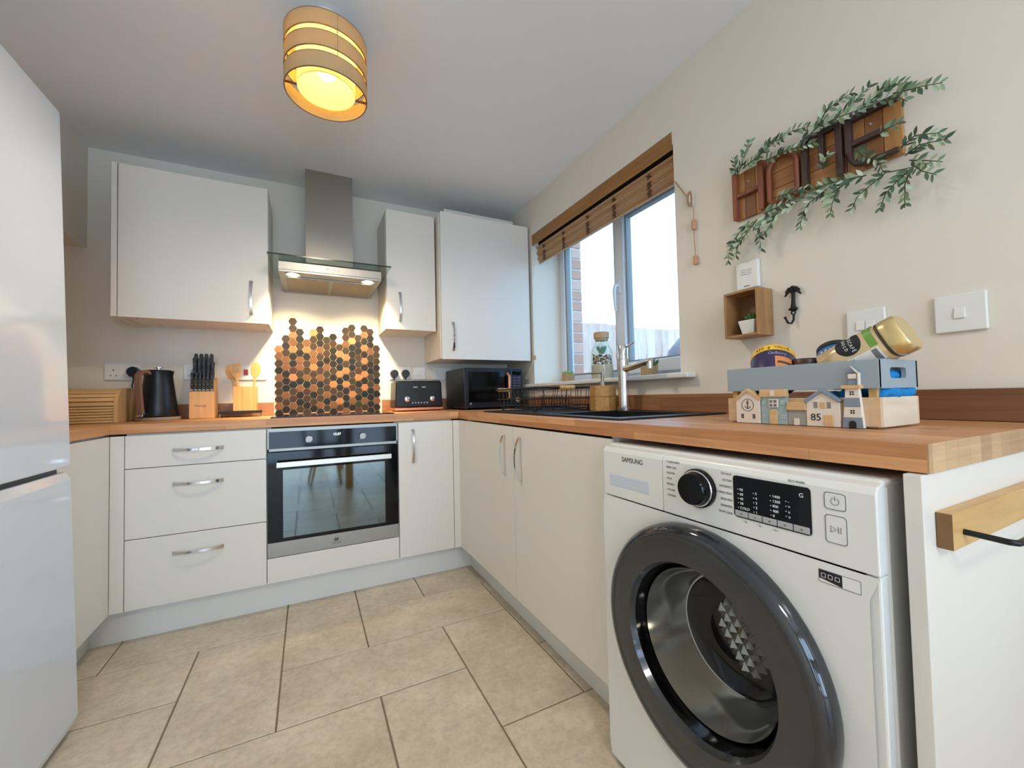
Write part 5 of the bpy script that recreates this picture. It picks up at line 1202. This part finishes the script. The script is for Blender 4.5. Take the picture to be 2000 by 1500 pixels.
part('picture', B()._add([(.0492*cos(a_), .0492*sin(a_), z_) for z_ in (.010, .052) for a_ in [la2+.1+.8*k/8 for k in range(9)]], [(k, k+1, 10+k, 9+k) for k in range(8)]), orange, tub, local=True)
part('picture', B()._add([(.0494*cos(a_), .0494*sin(a_), z_) for z_ in (.028, .036) for a_ in [la2+.2+.7*k/8 for k in range(9)]], [(k, k+1, 10+k, 9+k) for k in range(8)]), brown, tub, local=True)
loc, rot, la3 = tilted((1.250, -1.718, 1.104), 34, .0370, .092)
jar = can('blue_jar', 'blue snack jar with a black lid in the middle of the crate', loc, rot, [
    ('body', [(.034, 0), (.036, .004), (.036, .078), (.032, .081), (.0001, .081)], mat('jar_blue', (44, 108, 178), .3), 36), ('lid', [(.0368, .0795), (.0370, .089), (.034, .092), (.0001, .092)], mat('lid_black', (40, 34, 36), .45), 36)], 'jar')
wrap_text(jar, 'MINTS', .0362, .062, la3-.80, .022, M['whiteink'], .36)
can('brown_lid_jar', 'low dark brown lid poking up between the tub and the blue jar', (1.250, -1.652, .998), (0, 0, .3), [
    ('body', [(.024, 0), (.026, .003), (.026, .045), (.0001, .045)], brown, 24), ('lid', [(.0275, .045), (.0275, .064), (.025, .067), (.0001, .067)], mat('lid_brown', (74, 48, 44), .4), 24)], 'jar')
gold = mat('jar_gold', (232, 206, 160), .18, .45); goldlid = mat('lid_gold', (228, 204, 146), .25, .8)
dv = Vector((.03, -.885, .43)).normalized()
qt = dv.to_track_quat('Z', 'Y')
cj = thing('coffee_jar', 'gold-lidded instant coffee jar lying tilted across the crate', 'jar', (1.232, -1.728, 1.044)); cj.rotation_euler = qt.to_euler()
def sqprof(b, secs, n=40, e=3.2):
    vs = []
    for r_, z_ in secs:
        for i in range(n):
            a_ = 2*pi*i/n; k_ = (abs(cos(a_))**e+abs(sin(a_))**e)**(-1/e); vs.append((r_*k_*cos(a_), r_*k_*sin(a_), z_))
    k = len(secs); b._add(vs, [(j*n+i, j*n+(i+1) % n, (j+1)*n+(i+1) % n, (j+1)*n+i) for j in range(k-1) for i in range(n)]+[tuple(range(n))[::-1], tuple(range((k-1)*n, k*n))]); return b
part('body', sqprof(B(), [(.034, -.022), (.037, -.016), (.0385, .02), (.0385, .085), (.0365, .096)]), gold, cj, local=True, smooth=50)
part('collar', sqprof(B(), [(.037, .096), (.0382, .097), (.0382, .100), (.037, .101)]), mat('collar_dark', (60, 58, 40), .4), cj, local=True, smooth=40)
part('lid', sqprof(B(), [(.0382, .1015), (.0392, .105), (.0388, .126), (.0355, .131)]), goldlid, cj, local=True, smooth=50)
# find which local side faces the room (-x) for the label
inv = qt.to_matrix().inverted(); lf = inv @ Vector((-1, .05, .62)); la = math.atan2(lf.y, lf.x)
def onjar(b, pts2, off):
    vs = []
    for u_, v_ in pts2:
        a_ = la+u_/.0385; k_ = (abs(cos(a_))**3.2+abs(sin(a_))**3.2)**(-1/3.2); r_ = .0385*k_+off
        vs.append((r_*cos(a_), r_*sin(a_), v_))
    return vs
def patch(u0, u1, v0, v1, off, m, name):
    nu = 10; vs = onjar(None, [(u0+(u1-u0)*i/nu, v) for v in (v0, v1) for i in range(nu+1)], off)
    part(name, B()._add(vs, [(i, i+1, nu+2+i, nu+1+i) for i in range(nu)]), m, cj, local=True)
def ellpatch(uc, vc, ru, rv, off, m, name):
    vs = onjar(None, [(uc, vc)], off); rings = 5; n = 24; fs = []
    for j in range(1, rings+1): vs += onjar(None, [(uc+ru*j/rings*cos(2*pi*i/n), vc+rv*j/rings*sin(2*pi*i/n)) for i in range(n)], off)
    fs += [(0, 1+i, 1+(i+1) % n) for i in range(n)]
    for j in range(rings-1): fs += [(1+j*n+i, 1+(j+1)*n+i, 1+(j+1)*n+(i+1) % n, 1+j*n+(i+1) % n) for i in range(n)]
    part(name, B()._add(vs, fs), m, cj, local=True)
patch(-.036, .026, .076, .090, .0006, mat('jar_green', (112, 160, 66), .4), 'green_band')
ellpatch(0, .045, .024, .024, .0008, M['ink'], 'black_oval')
def jar_text(s_, vc, size, st):
    n_ = len(s_)
    for k, c_ in enumerate(s_):
        u_ = (k-(n_-1)/2)*st; p = Vector(onjar(None, [(u_, vc)], .0012)[0]); a_ = la+u_/.0385
        text('lettering', c_, size, p, Euler((pi/2, 0, a_+pi/2)), M['whiteink'], cj, local=True)
jar_text('NESCAFÉ', .050, .0095, .0058); jar_text('GOLD', .039, .0085, .0062)
patch(.029, .056, .005, .088, .0006, mat('label_white', (232, 232, 226), .5), 'side_label')
for k in range(12): patch(.032, .048, .012+k*.0026, .0131+k*.0026, .0009, M['greyink'], 'barcode_bar')
patch(.031, .054, .074, .084, .0009, M['greyink'], 'ingredient_box')

# ================================================================== TOWEL RAIL ON THE END PANEL
t = thing('towel_rail', 'oak-backed black towel rail on the end panel', 'towel rail', (1.15, -1.966, .78))
part('backboard', B().box(.965, 1.42, -1.9745, -1.9575, .764, .814), M['oak'], t, bevel=.001)
part('end_grain', B().box(.9636, .9650, -1.974, -1.958, .7645, .8135), M['oak_end'], t)
part('rail', B().tube([(1.000, -1.9745, .785), (1.000, -2.016, .783), (1.003, -2.0225, .783), (1.010, -2.024, .783), (1.38, -2.024, .783), (1.387, -2.0225, .783), (1.39, -2.016, .783), (1.39, -1.9745, .785)], .0042, 10), M['blacksatin'], t, smooth=50)

# ================================================================== DINING END (seen only in the oven glass)
t = thing('dining_table', 'oak dining table mirrored in the oven door', 'table', (1.0, -3.5, 0))
part('tabletop', B().box(.52, 1.42, -4.25, -2.72, .715, .750), M['oak'], t, bevel=.004)
for x_ in (.545, 1.315):
    for y_ in (-4.22, -2.83): part('leg', B().box(x_, x_+.08, y_, y_+.08, 0, .715), M['oak'], t, bevel=.003)
t = thing('dining_chair', 'dark seated chair with splayed oak legs mirrored in the oven door', 'chair', (.32, -3.2, 0))
cs = mat('chair_shell', (44, 46, 50), .5)
part('seat', B().box(.13, .57, -3.42, -3.0, .44, .47), cs, t, bevel=.015, seg=3)
part('backrest', B().prism([(.13, .47), (.16, .47), (.10, .84), (.07, .84)], 'y', -3.40, -3.02), cs, t, bevel=.012, seg=3)
for a_, b_ in (((.20, -3.08), (.28, -3.12)), ((.52, -3.06), (.46, -3.12)), ((.17, -3.36), (.25, -3.30)), ((.52, -3.36), (.46, -3.30))):
    part('leg', B().cyl((a_[0], a_[1], 0), (b_[0], b_[1], .44), .012, .018, 12), M['oak'], t, smooth=40)
